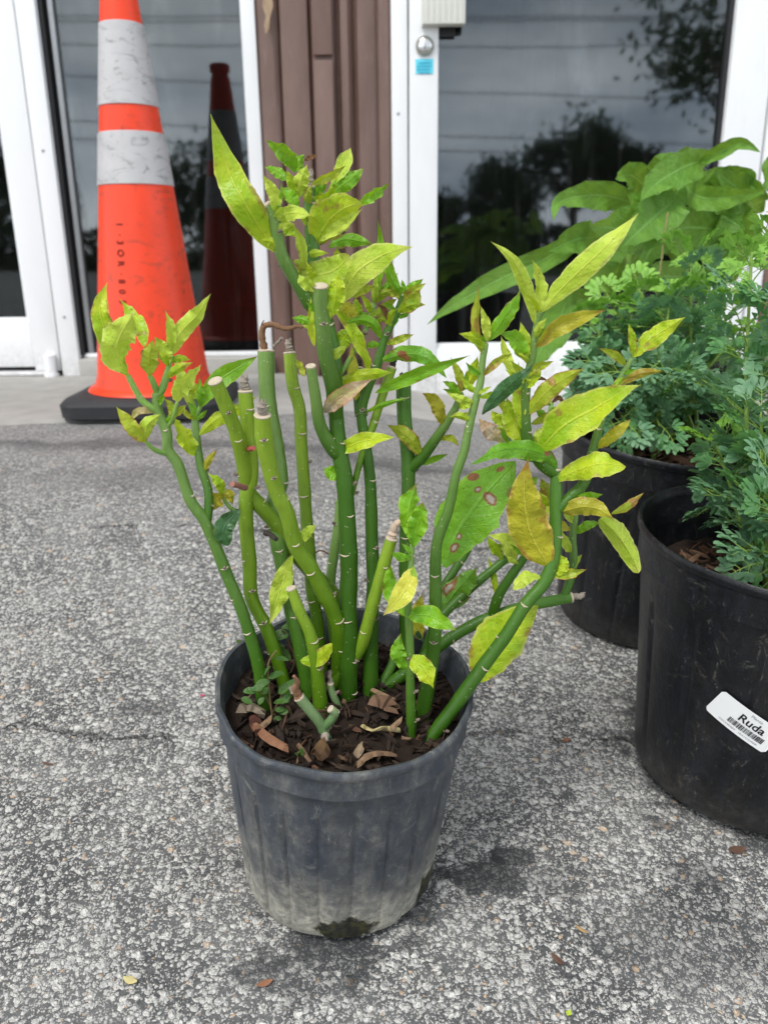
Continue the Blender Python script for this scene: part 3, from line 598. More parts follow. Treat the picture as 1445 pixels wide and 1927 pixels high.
# single pieces lying on the soil
def strip(pxs, w, mat, name, curl=.0, lab=None, h=.006, par=so, thick=.0016):
    pts = [soil_pt(a, b, h + .002 * math.sin(i * 2)) for i, (a, b) in enumerate(crv(pxs, 4))]; q = MB(); rows = []; N = len(pts)
    for i, p in enumerate(pts):
        t = (pts[min(i + 1, N - 1)] - pts[max(i - 1, 0)]).normalized(); s = t.cross(S_N).normalized(); a = curl * i / N * 6
        s2 = s * math.cos(a) + S_N * math.sin(a); u2 = S_N * math.cos(a) - s * math.sin(a); wi = w * (.55 + .45 * math.sin(math.pi * (i + .6) / (N + .2))) * (1 + .25 * nz(i * 1.7, w * 999, 0))
        rows.append([p - s2 * wi / 2, p - s2 * wi / 4 + u2 * thick, p + s2 * wi / 4 + u2 * thick, p + s2 * wi / 2, p - u2 * thick * .5])
    q.grid(rows, 0, True); q.fan(rows[0][::-1]); q.fan(rows[-1]); return q.build(name, mat, par, world=PI, label=lab)
M_wood = mat_chip('chip_wood', (.34, .22, .13), (.22, .13, .08)); M_redbark = mat_chip('chip_red', (.36, .18, .10), (.22, .09, .05)); M_pale = mat_chip('dry_leaf_pale', (.62, .52, .26), (.5, .38, .18))
strip([(480, 1368), (505, 1392), (543, 1415)], .008, M_redbark, 'bark_piece', .1, 'reddish bark stick on the soil', .008, thick=.004)
strip([(488, 1372), (512, 1350)], .006, M_wood, 'wood_chip', thick=.002)
strip([(452, 1336), (475, 1334), (494, 1348)], .014, mat_chip('crumpled', (.28, .22, .16), (.16, .12, .09)), 'bark_piece', .15, h=.010, thick=.004)
strip([(682, 1366), (700, 1376), (722, 1371), (753, 1374)], .006, M_pale, 'dry_leaf', .35, 'pale curled dry leaf on the soil', .008)
strip([(672, 1442), (690, 1424), (715, 1418), (745, 1422)], .007, M_wood, 'wood_chip', .05, h=.008)
strip([(670, 1424), (682, 1400)], .007, mat_chip('tan', (.40, .30, .20), (.28, .2, .12)), 'wood_chip', h=.008)
strip([(700, 1320), (728, 1322), (740, 1338)], .017, mat_chip('brownwood', (.24, .14, .085), (.14, .08, .05)), 'wood_chip', .0, h=.012, thick=.004)
strip([(598, 1425), (612, 1400)], .015, mat_chip('peat', (.16, .09, .04), (.09, .05, .025)), 'wood_chip', .0, h=.010, thick=.005)
strip([(700, 1298), (742, 1318)], .005, M_wood, 'wood_chip', h=.008)
strip([(478, 1348), (486, 1376)], .010, mat_chip('redchip', (.12, .045, .03), (.08, .03, .02)), 'wood_chip', h=.008)
strip([(735, 1372), (757, 1352)], .005, M_wood, 'wood_chip', h=.010)
# ------------------------------------------------------------------ stems of the main plant
CR = {'4': (370, 200, 3.211), '5': (180, 500, 3.141), '6': (600, 400, 3.6125), '7': (820, 380, 3.01), '8': (700, 850, 2.779), 'A': (400, 900, 3.5025), '0': (0, 0, 1.0)}
def cv(c, x, y): o = CR[c]; return (o[0] + x / o[2], o[1] + y / o[2])
STEMS = {}
def nearest(name, px, py):
    best = None
    for p in STEMS[name]['pts']:
        a, b, _ = proj(p); d = (a - px) ** 2 + (b - py) ** 2
        if best is None or d < best[0]: best = (d, p)
    return best[1], math.sqrt(best[0])
SCR = MB
def stem(name, pts, w0, w1, dy, mat='m', par=None, top=None, scars=True, y0=None, mid=None, lab=None):
    """pts: image polyline (x,y) from base to tip; the base stands on the soil or on the parent stem, the tip is dy metres nearer/farther."""
    if par: b3, _ = nearest(par, *pts[0]); Y0 = b3.y
    elif y0 is not None: Y0 = y0
    else: b3 = soil_pt(*pts[0]); Y0 = b3.y
    L = [0]
    for a, b in zip(pts, pts[1:]): L.append(L[-1] + math.hypot(b[0] - a[0], b[1] - a[1]))
    c3 = []
    for (a, b), l in zip(pts, L):
        t = l / L[-1]; Y = Y0 + dy * t; p = P(a, b, Y); w = (w0 + (w1 - w0) * t) * 1.07
        c3.append((p.x, p.y, p.z, w * proj(p)[2] / F / 2))
    if par: c3[0] = (b3.x, b3.y, b3.z, c3[0][3] * .9)
    elif y0 is None:
        d = Vector(c3[0][:3]) - Vector(c3[1][:3]); d.normalize(); p = Vector(c3[0][:3]) + d * .012; c3.insert(0, (p.x, p.y, p.z, c3[0][3]))
    sm_ = crv(c3, 7); P3 = [Vector(s[:3]) for s in sm_]; rad = [s[3] for s in sm_]
    random.seed(hash_(name))
    # arc length nodes
    A = [0]
    for a, b in zip(P3, P3[1:]): A.append(A[-1] + (b - a).length)
    step = .029; nodes = [x for x in [step * (k + .6) + random.uniform(-.004, .004) for k in range(int(A[-1] / step) + 1)] if x < A[-1] - .004]
    rr = []
    for i, r in enumerate(rad):
        f = 1.0
        for nd in nodes: f += .055 * math.exp(-((A[i] - nd) / .0025) ** 2)
        rr.append(r * f * (1 + .07 * nz(A[i] * 55, hash_(name) * .37, 0)))
    if top is None: rr[-1] *= .6
    q = MB(); q.tube(P3, rr, 14, 0, True, capm=(1 if top else 0))
    if scars:
        side = random.random() * 6.28
        for k, nd in enumerate(nodes):
            i = min(range(len(A)), key=lambda j: abs(A[j] - nd)); t = (P3[min(i + 1, len(P3) - 1)] - P3[max(i - 1, 0)]).normalized()
            vw = Vector((0, -1, 0)) if k % 3 else Vector((1, 0, 0)); e = (vw - t * vw.dot(t)).normalized(); f_ = t.cross(e)
            a0 = side + k * math.pi + random.uniform(-.4, .4) if k % 2 else random.uniform(-.9, .9)
            rows = []                                    # small pale crescent with a ridge round part of the node
            span = random.uniform(.35, .8)
            for jj in range(9):
                u = jj / 8 * 2 - 1; a = a0 + u * span; w_ = .00065 * (1 - u * u) + .0001; dr = t * (-.0012 * (1 - u * u))
                o = (e * math.cos(a) + f_ * math.sin(a)); c = P3[i] + dr
                rows.append([c + o * (rr[i] * .99) - t * w_, c + o * (rr[i] * 1.03 + .0003) , c + o * (rr[i] * .99) + t * w_])
            q.grid(rows, 1)
            if random.random() < .28:
                o = (e * math.cos(a0) + f_ * math.sin(a0)); c = P3[i] + o * rr[i] * .9
                q.tube([c, c + o * .0022 + t * .0006, c + o * .0030 + t * .0016], [.0014, .0013, .0008], 7, 2)
    o = q.build('stem', [M_stem[mat], M_scar, M_bark], plant, world=PI, label=lab)
    STEMS[name] = dict(pts=P3, rad=rr, obj=o)
    if top:
        t = (P3[-1] - P3[-3]).normalized(); c = P3[-1]; r = rr[-1]; s = MB()
        s.tube([c - t * .0012, c + t * .0001, c + t * .0009], [r * .98, r * 1.05, r * .88], 14, 0, True)
        if top != 'flat':
            x = t.orthogonal().normalized(); h = .009 if top == 'stub' else .006
            pp = [c + t * (.0005 + h * k / 7) + x * .0006 * math.sin(k) for k in range(8)]
            s.tube(pp, [r * (.62 - .012 * k) * (1.12 if k % 2 else .9) for k in range(8)], 9, 1, True)
            for k in range(5):
                a = k * 1.3; b_ = pp[-1] + (x * math.cos(a) + t.cross(x) * math.sin(a)) * r * .35
                s.tube([b_, b_ + t * random.uniform(.001, .003) + x * .0008 * math.sin(k * 3)], [.0007, .0004], 5, 1)
        s.build('cut_top', [M_scar, M_stub if top == 'stub' else M_blk], o, world=PI)
    return o
def hash_(s):
    h = 7
    for c in str(s): h = (h * 31 + ord(c)) % 100003
    return h
M_stub = simple('stub_grey', (.34, .29, .24), .9, .2, 0, 300, .6, .7, .002); M_blk = simple('stub_black', (.055, .045, .038), .9, .2, 0, 300, .6, .7, .002)

stem('S8', [(654, 1298), (657, 1214), (655, 1143), (657, 1071), (654, 994), (648, 900), (641, 860), (633, 787), (631, 720), (625, 650), (607, 580), (592, 500), (585, 430), (584, 352)], 34, 22, .015, 'd', top='stub', lab='tallest and thickest dark green stem')
stem('S9', [(636, 790), (627, 730), (612, 663), (605, 594), (603, 538)], 29, 26, -.03, 'm', par='S8', top='flat')
stem('S10', [(612, 600), (585, 575), (563, 539), (538, 496), (526, 465), (516, 412), (500, 386)], 24, 20, -.02, 'm', par='S8', top='flat')
stem('S7', [(643, 862), (626, 844), (603, 802), (594, 748), (585, 689)], 26, 18, -.02, 'm', par='S8', top='flat')
stem('S11', [(697, 1289), (698, 1185), (703, 1100), (700, 1028), (697, 914), (689, 843), (680, 782), (687, 746), (697, 718), (711, 682), (722, 641), (736, 610), (752, 577), (758, 556)], 28, 13, .02, 'd')
stem('S11b', [(681, 785), (676, 740), (676, 694)], 26, 17, .02, 'd', par='S11', top='black')
stem('S12', [(766, 1268), (763, 1160), (763, 1071), (765, 986), (768, 914), (767, 850), (761, 790), (759, 722)], 22, 26, .03, 'd', top='black')
stem('S12b', [(770, 884), (799, 854), (821, 824), (838, 799), (857, 768), (868, 738)], 23, 11, -.02, 'm', par='S12')
stem('S26', [(655, 960), (680, 860), (702, 800), (719, 746), (737, 692)], 10, 17, .03, 'y', par='S8', top='black')
stem('S27', [(672, 720), (681, 636), (697, 595), (707, 560)], 9, 8, .02, 'l', par='S8')
stem('S25', [(636, 1250), (622, 1150), (623, 1085), (637, 985), (640, 940)], 18, 17, .02, 'm', scars=True)
stem('S5', [(580, 1296), (568, 1228), (554, 1171), (543, 1117), (523, 1020), (516, 950), (528, 905), (520, 840), (506, 770), (502, 720), (501, 660)], 26, 29, .03, 'm', top='flat', lab='stout stem topped by a curled brown dry shoot')
stem('S6', [(605, 1262), (597, 1170), (586, 1100), (583, 1043), (578, 994), (573, 920), (567, 834), (564, 771), (551, 723), (545, 664)], 22, 22, .035, 'y', top='stub')
stem('S3', [(640, 1225), (645, 1165), (628, 1120), (590, 1080), (550, 1035), (520, 988), (494, 957), (467, 923), (460, 882), (447, 822), (428, 770), (405, 717)], 27, 26, -.085, 'y', top='flat')
stem('S2', [(537, 1296), (525, 1251), (503, 1185), (474, 1125), (470, 1060), (464, 994), (464, 937), (473, 890), (468, 820), (462, 736)], 23, 27, .0, 'y', top='stub')
stem('S4', [(634, 1284), (637, 1250), (638, 1190), (626, 1148), (606, 1110), (586, 1071), (557, 1026), (540, 966), (520, 923), (505, 870), (496, 820), (494, 781)], 26, 30, -.055, 'y', top='stub', lab='thick yellow green stem with a grey stub, front of the left bunch')
stem('S1', [(495, 1322), (486, 1251), (461, 1165), (447, 1128), (428, 1083), (403, 1020), (384, 978), (358, 940), (336, 876), (317, 847), (314, 812), (298, 774), (296, 738)], 23, 18, .0, 'm', lab='leftmost leaning stem with a leafy top')
stem('S1a', [(304, 775), (290, 770), (266, 751), (240, 704)], 14, 9, -.01, 'l', par='S1')
stem('S1b', [(298, 745), (307, 729), (318, 690), (324, 668)], 15, 8, .01, 'l', par='S1')
stem('S1c', [(296, 735), (288, 718), (281, 705)], 13, 8, -.005, 'l', par='S1')
stem('S1d', [(316, 858), (300, 850), (285, 842), (274, 830)], 11, 6, -.015, 'l', par='S1')
stem('S1e', [(318, 805), (325, 790), (334, 756)], 8, 6, -.012, 'l', par='S1')
stem('S28', [(399, 985), (393, 930), (377, 872), (370, 818), (367, 788)], 17, 14, .02, 'm', par='S1')
stem('S28b', [(372, 790), (368, 770), (358, 740), (352, 710)], 10, 6, .012, 'l', par='S28')
stem('S28c', [(369, 786), (377, 766), (380, 758)], 10, 7, .0, 'l', par='S28')
stem('S29', [(455, 972), (441, 960), (427, 948), (418, 932)], 9, 6, -.01, 'l', par='S2')
stem('S22', [(603, 1326), (594, 1243), (583, 1191), (563, 1148), (548, 1107)], 26, 18, -.005, 'y', top='flat')
stem('S23', [(628, 1291), (651, 1257), (680, 1214), (700, 1143), (720, 1071), (737, 1013)], 22, 22, -.012, 'y', top='flat', lab='short stem with a pale dried curl at its tip')
stem('S14', [(795, 1345), (812, 1246), (819, 1174), (819, 1102), (822, 1023), (844, 958), (858, 893), (873, 850), (880, 815), (893, 760), (904, 718), (908, 677), (914, 644)], 27, 11, .01, 'm', lab='tall winding stem right of centre with a leafy tip')
stem('S13', [(774, 1370), (772, 1300), (771, 1210), (768, 1138), (773, 1066), (776, 1022)], 18, 10, -.006, 'm')
stem('S16', [(738, 1284), (794, 1242), (844, 1203), (894, 1174), (938, 1156), (988, 1141), (1038, 1131), (1075, 1124)], 22, 19, .01, 'd', top='stub', lab='low dark green stem reaching out to the right')
stem('S16b', [(925, 1168), (937, 1123), (959, 1087), (984, 1052), (1003, 1016), (1018, 985)], 20, 12, -.012, 'd', par='S16')
stem('S17', [(793, 1246), (826, 1167), (891, 1102), (934, 1066), (966, 1037), (985, 1000)], 19, 14, .035, 'd')
stem('S18', [(806, 1230), (826, 1125), (855, 1073), (880, 1033), (900, 985)], 17, 14, .045, 'd')
stem('S15', [(819, 1378), (858, 1325), (909, 1253), (952, 1195), (988, 1138), (1024, 1095), (1042, 1044), (1045, 976), (1046, 884)], 25, 22, .045, 'd', top='flat', lab='long bright green stem bending out over the rim on the right')
stem('S15b', [(1046, 896), (1019, 872), (993, 832), (988, 779), (989, 729), (999, 679), (1009, 613), (1017, 586)], 24, 11, -.012, 'm', par='S15')
stem('S19', [(1058, 1128), (1070, 1100), (1079, 1060), (1077, 1010), (1081, 969), (1078, 950)], 15, 13, .02, 'm', par='S16')
stem('S20', [(1052, 960), (1075, 934), (1100, 905), (1114, 852), (1132, 789), (1150, 748), (1165, 716), (1190, 672)], 22, 9, .02, 'm', par='S15')
stem('S21', [(975, 900), (963, 850), (957, 800), (960, 770)], 11, 8, .03, 'g', par='S15b')
stem('S21b', [(1020, 842), (1030, 790), (1038, 755)], 9, 7, .02, 'l', par='S15b')
stem('S24', [(612, 1384), (602, 1360), (582, 1335), (563, 1312)], 18, 19, -.004, 'g', top='stub', lab='stubby grey green forked shoot at the front of the soil')
stem('S24b', [(608, 1370), (622, 1356), (630, 1342), (622, 1334)], 16, 14, -.004, 'g', par='S24', top='flat')
stem('S30', [(633, 1322), (624, 1300), (622, 1286)], 13, 12, .0, 'g', top='stub')
stem('S31', [(722, 1282), (738, 1250), (742, 1225)], 17, 15, .01, 'd', top='flat')
# dried curls
def curl(stem_name, pts, w0, w1, mat, name, lab, dy=-.008):
    e = STEMS[stem_name]['pts'][-1]; q = MB(); c = []
    for i, (a, b) in enumerate(pts): t = i / (len(pts) - 1); p = P(a, b, e.y + dy * t); w = (w0 + (w1 - w0) * t) * proj(p)[2] / F / 2; c.append((p.x, p.y, p.z, w))
    c = crv(c, 5); q.tube([Vector(x[:3]) for x in c], [x[3] * (1 + .35 * nz(i * .8, w0, 0)) for i, x in enumerate(c)], 9); q.build(name, mat, STEMS[stem_name]['obj'], world=PI, label=lab)
curl('S5', [(498, 657), (493, 632), (497, 614), (515, 611), (534, 618), (548, 617), (560, 614), (569, 616)], 14, 6, M_dry, 'dry_shoot', 'curled brown dry shoot')
curl('S5', [(514, 652), (521, 646), (527, 640), (530, 636)], 5, 6, M_stub, 'dry_shoot', None)
curl('S5', [(495, 620), (493, 610), (497, 603)], 2.5, 2, M_blk, 'dry_shoot', None)
curl('S23', [(738, 1010), (742, 992), (752, 982), (764, 982), (773, 990), (782, 988), (784, 975)], 17, 3.5, simple('dry_pale', (.55, .42, .32), .85, .2, 0, 260, .5, .5, .002), 'dry_shoot', 'pale twisted dry shoot')
curl('S24', [(563, 1312), (556, 1296), (560, 1284), (553, 1272)], 18, 6, M_dry, 'dry_shoot', None)
curl('S24', [(612, 1384), (611, 1396)], 16, 16, M_stub, 'stub_base', None)
curl('S25', [(640, 945), (636, 1040), (604, 1036), (592, 1042)], 3, 3, M_dry, 'dry_shoot', None, .01)
curl('S2', [(461, 838), (467, 845), (478, 843)], 10, 9, simple('red_bud', (.42, .10, .08), .6, .3, 0, 200, .4, .3), 'bud', 'small dark red bud', -.02)
curl('S3', [(462, 918), (450, 914), (437, 911)], 12, 11, simple('stub_red', (.30, .13, .10), .7, .3, 0, 200, .4, .3), 'bud', None, -.02)
curl('S22', [(520, 1015), (508, 1005), (500, 1003)], 9, 11, M_blk, 'bud', None, .02)

# ------------------------------------------------------------------ leaves of the main plant
def leaf_mb(pts3, width, shape=0.42, fold=.30, wave=.10, roll=0.0, seed=0, nu=8, nv=30, freq=3.0, blunt=0.0, viewn=None, teeth=0.0, hollow=0.0, twist=0.0):
    c = crv([tuple(p) for p in pts3], max(3, nv // max(1, len(pts3) - 1))); C3 = [Vector(x) for x in c]; N = len(C3); rows = []
    A = [0]
    for a, b in zip(C3, C3[1:]): A.append(A[-1] + (b - a).length)
    for i in range(N):
        v = A[i] / A[-1]; t = (C3[min(i + 1, N - 1)] - C3[max(i - 1, 0)]).normalized()
        view = (C3[i] - Vector((0, 0, HC))).normalized() if viewn is None else viewn
        w = t.cross(view); w = w.normalized() if w.length > .05 else Vector((1, 0, 0)); n = w.cross(t).normalized()
        rl = roll + twist * (v - .4); ca, sa = math.cos(rl), math.sin(rl); W2 = w * ca + n * sa; N2 = n * ca - w * sa
        # width profile with its widest place at 'shape'
        vv = v ** (math.log(.5) / math.log(shape)) if 0 < v < 1 else v
        pf = max(.0, math.sin(math.pi * vv)) ** (.80 + (.5 - .75 * blunt) * max(0, v - shape) / (1 - shape) - .2 * blunt); pf = max(pf, .06 * (1 - v) + .015)
        row = []
        for j in range(nu + 1):
            u = j / nu * 2 - 1; au = abs(u); sgn = 1 if u > 0 else -1
            hw = width / 2 * pf * (1 + .10 * nz(v * 5 + seed, sgn * 3.1, seed * .7) + .10 * nz(v * 14 + seed, sgn * 5.1, seed * .3) + teeth * abs(nz(v * 16 + seed, sgn * 7, 1)) * au)
            wv = wave * width * (au ** 1.6) * (math.sin(freq * 2 * math.pi * v + seed * 1.3 + (0 if u > 0 else 1.9)) + .45 * math.sin(freq * 5.3 * math.pi * v + seed * 2.1 + (0 if u > 0 else 1.1))) * min(1, pf * 1.3)
            lift = fold * au * hw * (1 + .4 * nz(v * 2 + seed, 5, sgn)) + hollow * hw * au * au
            row.append(C3[i] + W2 * (u * hw * math.sqrt(max(.2, 1 - (fold * .8) ** 2))) - N2 * (lift + wv))
        rows.append(row)
    q = MB(); q.grid(rows, 0, False, [a / A[-1] for a in A]); return q
LEAVES = []
# (stem, crop, midrib points base->tip in that crop's pixels, full width, kind, depth swing as a share of the length, options)
def L(st, c, pts, w, k='Y', dy=None, **o): LEAVES.append((st, c, pts, w, k, dy, o))
L('S10', '4', [(478, 890), (400, 760), (300, 600), (190, 380), (85, 45)], 165, 'Y', -.15, shape=.45, fold=.12, wave=.05)
L('S8', '4', [(590, 400), (570, 320), (500, 260), (415, 200)], 95, 'G', -.3, fold=.6)
L('S8', '4', [(600, 395), (620, 330), (655, 290)], 60, 'G', .3)
L('S8', '4', [(650, 330), (690, 305), (735, 300)], 26, 'B')
L('S8', '4', [(552, 445), (480, 385), (405, 363)], 55, 'G', .3)
L('S8', '4', [(608, 540), (570, 450), (543, 385)], 52, 'Y', -.3)
L('S8', '4', [(618, 550), (630, 450), (670, 350)], 82, 'P', -.3, fold=.4)
L('S10', '4', [(488, 640), (470, 540), (400, 410)], 70, 'P', -.2, fold=.5)
L('S10', '4', [(492, 640), (508, 540), (513, 460)], 30, 'G')
L('S10', '4', [(620, 605), (570, 550), (515, 490)], 70, 'G', .3)
L('S10', '4', [(478, 675), (570, 640), (695, 660)], 80, 'P', -.5, fold=.1, roll=.2)
L('S8', '4', [(510, 690), (560, 745), (615, 792)], 70, 'Y', .2)
L('S8', '4', [(645, 605), (675, 530), (700, 470)], 46, 'R', -.3)
L('S8', '4', [(705, 455), (810, 425), (905, 355)], 48, 'R', -.3, fold=.5)
L('S8', '4', [(735, 545), (742, 490), (745, 445)], 44, 'G')
L('S8', '4', [(795, 510), (870, 410), (930, 250)], 78, 'P', .3, fold=.4, shape=.6)
L('S8', '4', [(800, 545), (900, 470), (1012, 373)], 92, 'G', .1, fold=.25, shape=.5)
L('S8', '4', [(975, 600), (1060, 540), (1168, 463)], 60, 'G', .2, fold=.5)
L('S8', '4', [(735, 820), (800, 690), (900, 620), (1002, 590)], 215, 'Y', -.4, fold=.15, wave=.06, shape=.45, blunt=.5)
L('S8', '4', [(745, 815), (840, 740), (1000, 620)], 60, 'P', -.5, fold=.3)
L('S8', '4', [(795, 850), (900, 800), (1072, 835)], 75, 'G', .2, fold=.5)
L('S8', '4', [(655, 960), (640, 850), (590, 718)], 58, 'P', -.4, fold=.5)
L('S8', '4', [(665, 955), (700, 890), (795, 888)], 40, 'Y', -.3)
L('S8', '4', [(630, 1012), (760, 1015), (850, 970), (925, 900)], 150, 'P', -.5, fold=.15, wave=.10, blunt=.8)
L('S8', '4', [(860, 1190), (960, 1010), (1100, 900), (1210, 870), (1308, 848)], 160, 'P', -.25, fold=.12, wave=.05, shape=.42)
L('S8', '4', [(830, 950), (850, 900), (848, 850)], 45, 'R', -.3)
L('S9', '4', [(850, 1020), (840, 1150), (810, 1290)], 105, 'Y', .15, fold=.2, tipbrown=1)
L('S27', '4', [(1080, 1185), (1105, 1000), (1112, 800), (1095, 678)], 55, 'G', .1, fold=.6)
L('S27', '4', [(1100, 1185), (1150, 1100), (1217, 1005)], 55, 'G', .2, fold=.5)
L('S27', '4', [(1085, 1190), (1075, 1100), (1090, 1010)], 40, 'P', .0)
L('S11', '4', [(1235, 1140), (1170, 1020), (1148, 870)], 62, 'G', -.2, fold=.5)
L('S11', '4', [(1245, 1130), (1250, 1090), (1238, 1045)], 26, 'G')
L('S11', '4', [(1255, 1115), (1310, 1085), (1370, 1042)], 46, 'G', .1)
L('S11', '4', [(1240, 1225), (1300, 1180), (1352, 1105)], 95, 'R', -.3, fold=.4)
L('S11', '4', [(1075, 1270), (1150, 1205), (1215, 1160)], 52, 'R', .3)
L('S11', '4', [(1158, 1300), (1135, 1230), (1080, 1192)], 32, 'B', -.3)
L('S11', '4', [(1108, 1400), (1070, 1320), (990, 1290), (890, 1312)], 60, 'G', -.4, fold=.4)
L('S11', '4', [(1025, 1600), (985, 1450), (900, 1290), (785, 1168)], 68, 'Y', -.3, fold=.5)
L('S11', '4', [(1095, 1440), (1055, 1440), (1020, 1462)], 40, 'G', .3)
L('S11', '4', [(1170, 1440), (1240, 1405), (1313, 1378)], 42, 'R', .1)
L('S11b', '6', [(258, 1300), (235, 1100), (222, 890)], 66, 'W', -.3, fold=.1)
L('S27', '6', [(290, 690), (262, 640), (250, 575)], 55, 'Y', .0)
L('S27', '6', [(140, 940), (170, 850), (240, 780)], 100, 'Y', .0, fold=.2)
L('S27', '6', [(225, 780), (280, 725), (345, 675)], 62, 'G', .1)
L('S8', '6', [(150, 610), (200, 650), (275, 700)], 90, 'O', .2)
L('S8', '6', [(225, 580), (300, 530), (387, 498)], 52, 'R', .2)
L('S9', '4', [(690, 1312), (640, 1290), (573, 1278)], 48, 'G', .3)
L('S9', '4', [(712, 1450), (690, 1300), (692, 1150)], 45, 'Y', .1)
L('S8', '4', [(665, 985), (620, 950), (575, 930)], 46, 'R', .2)
L('S9', '4', [(705, 1112), (650, 1065), (618, 1015)], 62, 'P', .1)
L('S11', '6', [(85, 1172), (250, 1115), (370, 1095), (503, 1085)], 78, 'Y', -.4, fold=.3, wave=.16, freq=2)
L('S9', '6', [(35, 1360), (150, 1255), (365, 1130)], 105, 'K', -.4, fold=.4, wave=.08)
L('S11', '6', [(445, 1015), (600, 960), (750, 1000), (868, 1125)], 100, 'S', -.3, fold=.3, blunt=.4)
L('S11', '6', [(385, 1225), (600, 1130), (800, 1055), (1028, 970)], 84, 'G', -.3, fold=.35, wave=.05)
L('S11', '6', [(328, 1362), (450, 1305), (612, 1258)], 34, 'G', -.2)
L('S9', '6', [(132, 1625), (300, 1555), (518, 1525)], 100, 'Y', -.4, fold=.25)
L('S12b', '6', [(685, 1655), (640, 1560), (560, 1490), (462, 1442)], 92, 'R', -.3, fold=.3)
L('S12b', '6', [(690, 1732), (770, 1680), (882, 1640)], 42, 'G', .2)
L('S12b', '6', [(850, 1445), (825, 1360), (780, 1270), (702, 1228)], 85, 'O', -.3, fold=.45)
L('S12b', '6', [(848, 1558), (895, 1530), (950, 1590)], 40, 'R', -.2)
L('S12b', '6', [(940, 1245), (950, 1120), (895, 982)], 52, 'R', .0, fold=.4)
L('S12b', '6', [(978, 1210), (1000, 1140), (1000, 1075)], 36, 'G')
L('S12b', '6', [(995, 1195), (1045, 1110), (1078, 975)], 74, 'Y', -.2, fold=.4)
L('S14', '6', [(960, 1335), (990, 1300), (1030, 1260)], 66, 'Y', .2)
L('S14', '6', [(1102, 965), (1075, 850), (1068, 700), (1090, 488)], 58, 'R', -.1, fold=.5, wave=.12)
L('S14', '6', [(1148, 868), (1135, 750), (1098, 632)], 62, 'P', -.1, fold=.5)
L('S14', '6', [(1153, 868), (1240, 740), (1330, 600), (1372, 508)], 92, 'G', -.2, fold=.35)
L('S14', '6', [(1140, 1115), (1200, 1020), (1317, 955)], 50, 'R', .2, fold=.5)
L('S14', '7', [(263, 1205), (370, 1080), (470, 990), (562, 910)], 82, 'D', -.3, fold=.35, wave=.12)
L('S8', '6', [(130, 1790), (90, 1770), (30, 1740)], 90, 'G', .3)
L('S15b', '7', [(553, 690), (525, 520), (430, 340), (308, 222)], 72, 'P', -.1, fold=.45, wave=.12)
L('S15b', '7', [(595, 612), (590, 460), (543, 322)], 66, 'P', .0, fold=.6)
L('S15b', '7', [(608, 625), (720, 480), (930, 280), (1148, 62)], 125, 'P', -.12, fold=.2, wave=.04, shape=.46)
L('S15b', '7', [(580, 832), (680, 715), (800, 660), (962, 610)], 88, 'O', -.3, fold=.4, wave=.10)
L('S15b', '7', [(528, 1205), (620, 1080), (730, 1000), (842, 943)], 98, 'R', -.4, fold=.3)
L('S20', '7', [(1112, 870), (1110, 780), (1090, 685)], 42, 'Y', .0, fold=.4)
L('S20', '7', [(1115, 875), (1200, 785), (1300, 720), (1412, 652)], 95, 'Y', -.2, fold=.35)
L('S20', '7', [(1065, 922), (1010, 868), (918, 828)], 42, 'R', .0)
L('S20', '7', [(1062, 1035), (1150, 975), (1292, 958)], 50, 'O', .1, fold=.5)
L('S15b', '7', [(590, 1405), (720, 1270), (900, 1170), (1050, 1080), (1160, 1035)], 190, 'Y', -.35, fold=.22, wave=.07, shape=.46)
L('S15', '8', [(932, 168), (1040, 110), (1180, 60), (1325, 78)], 122, 'Y', -.35, fold=.25, blunt=.8, shape=.6)
L('S20', '7', [(940, 1395), (1010, 1310), (1105, 1228)], 62, 'O', -.1, fold=.4)
L('S15b', '7', [(490, 905), (500, 790), (478, 678)], 62, 'Y', .2)
L('S15b', '7', [(492, 885), (450, 790), (358, 738)], 88, 'G', .0, fold=.4)
L('S21', '7', [(445, 1010), (400, 880), (368, 757)], 52, 'P', .1)
L('S15b', '7', [(470, 1285), (462, 1100), (468, 900)], 66, 'Y', .2)
L('S15b', '7', [(492, 1385), (440, 1240), (400, 1105)], 105, 'Y', .1, fold=.2)
L('S21', '7', [(372, 1260), (340, 1220), (315, 1180)], 55, 'Y', .1)
L('S21', '7', [(375, 1362), (310, 1300), (240, 1225)], 80, 'K', .1, wave=.16)
L('S14', '7', [(255, 1112), (330, 1092), (445, 1078)], 38, 'Y', .2)
L('S15b', '7', [(700, 1508), (600, 1425), (400, 1398), (190, 1492)], 100, 'S', -.3, fold=.4)
L('S15b', '7', [(545, 1020), (585, 1000), (632, 1012)], 20, 'B')
L('S21b', '7', [(575, 1405), (600, 1330), (675, 1285)], 78, 'P', .0)
L('S21b', '7', [(540, 1258), (640, 1220), (745, 1188)], 52, 'R', .0)
L('S21b', '7', [(650, 1100), (690, 1060), (715, 1000)], 36, 'R', .0)
L('S21b', '7', [(660, 1140), (700, 1110), (722, 1150)], 24, 'B', .0)
L('S21b', '7', [(620, 1200), (590, 1190), (560, 1175)], 40, 'G', .0)
L('S14', '8', [(380, 605), (440, 430), (560, 250), (750, 50)], 250, 'T', .1, fold=.12, wave=.03, shape=.5, blunt=.5, off=.024, twist=.0, roll=.0)
L('S15', '8', [(915, 600), (830, 430), (790, 220), (815, 32)], 190, 'O', -.1, fold=.2, wave=.08, shape=.40)
L('S17', '8', [(742, 585), (700, 470), (605, 435)], 75, 'P', -.2, wave=.16)
L('S17', '8', [(680, 565), (640, 505), (598, 440)], 50, 'Y', .0)
L('S13', '8', [(215, 500), (240, 380), (268, 265)], 92, 'G', -.2, fold=.3, blunt=.5, shape=.55)
L('S13', '8', [(205, 490), (190, 310), (235, 165)], 88, 'G', .2, fold=.3, blunt=.5, shape=.6)
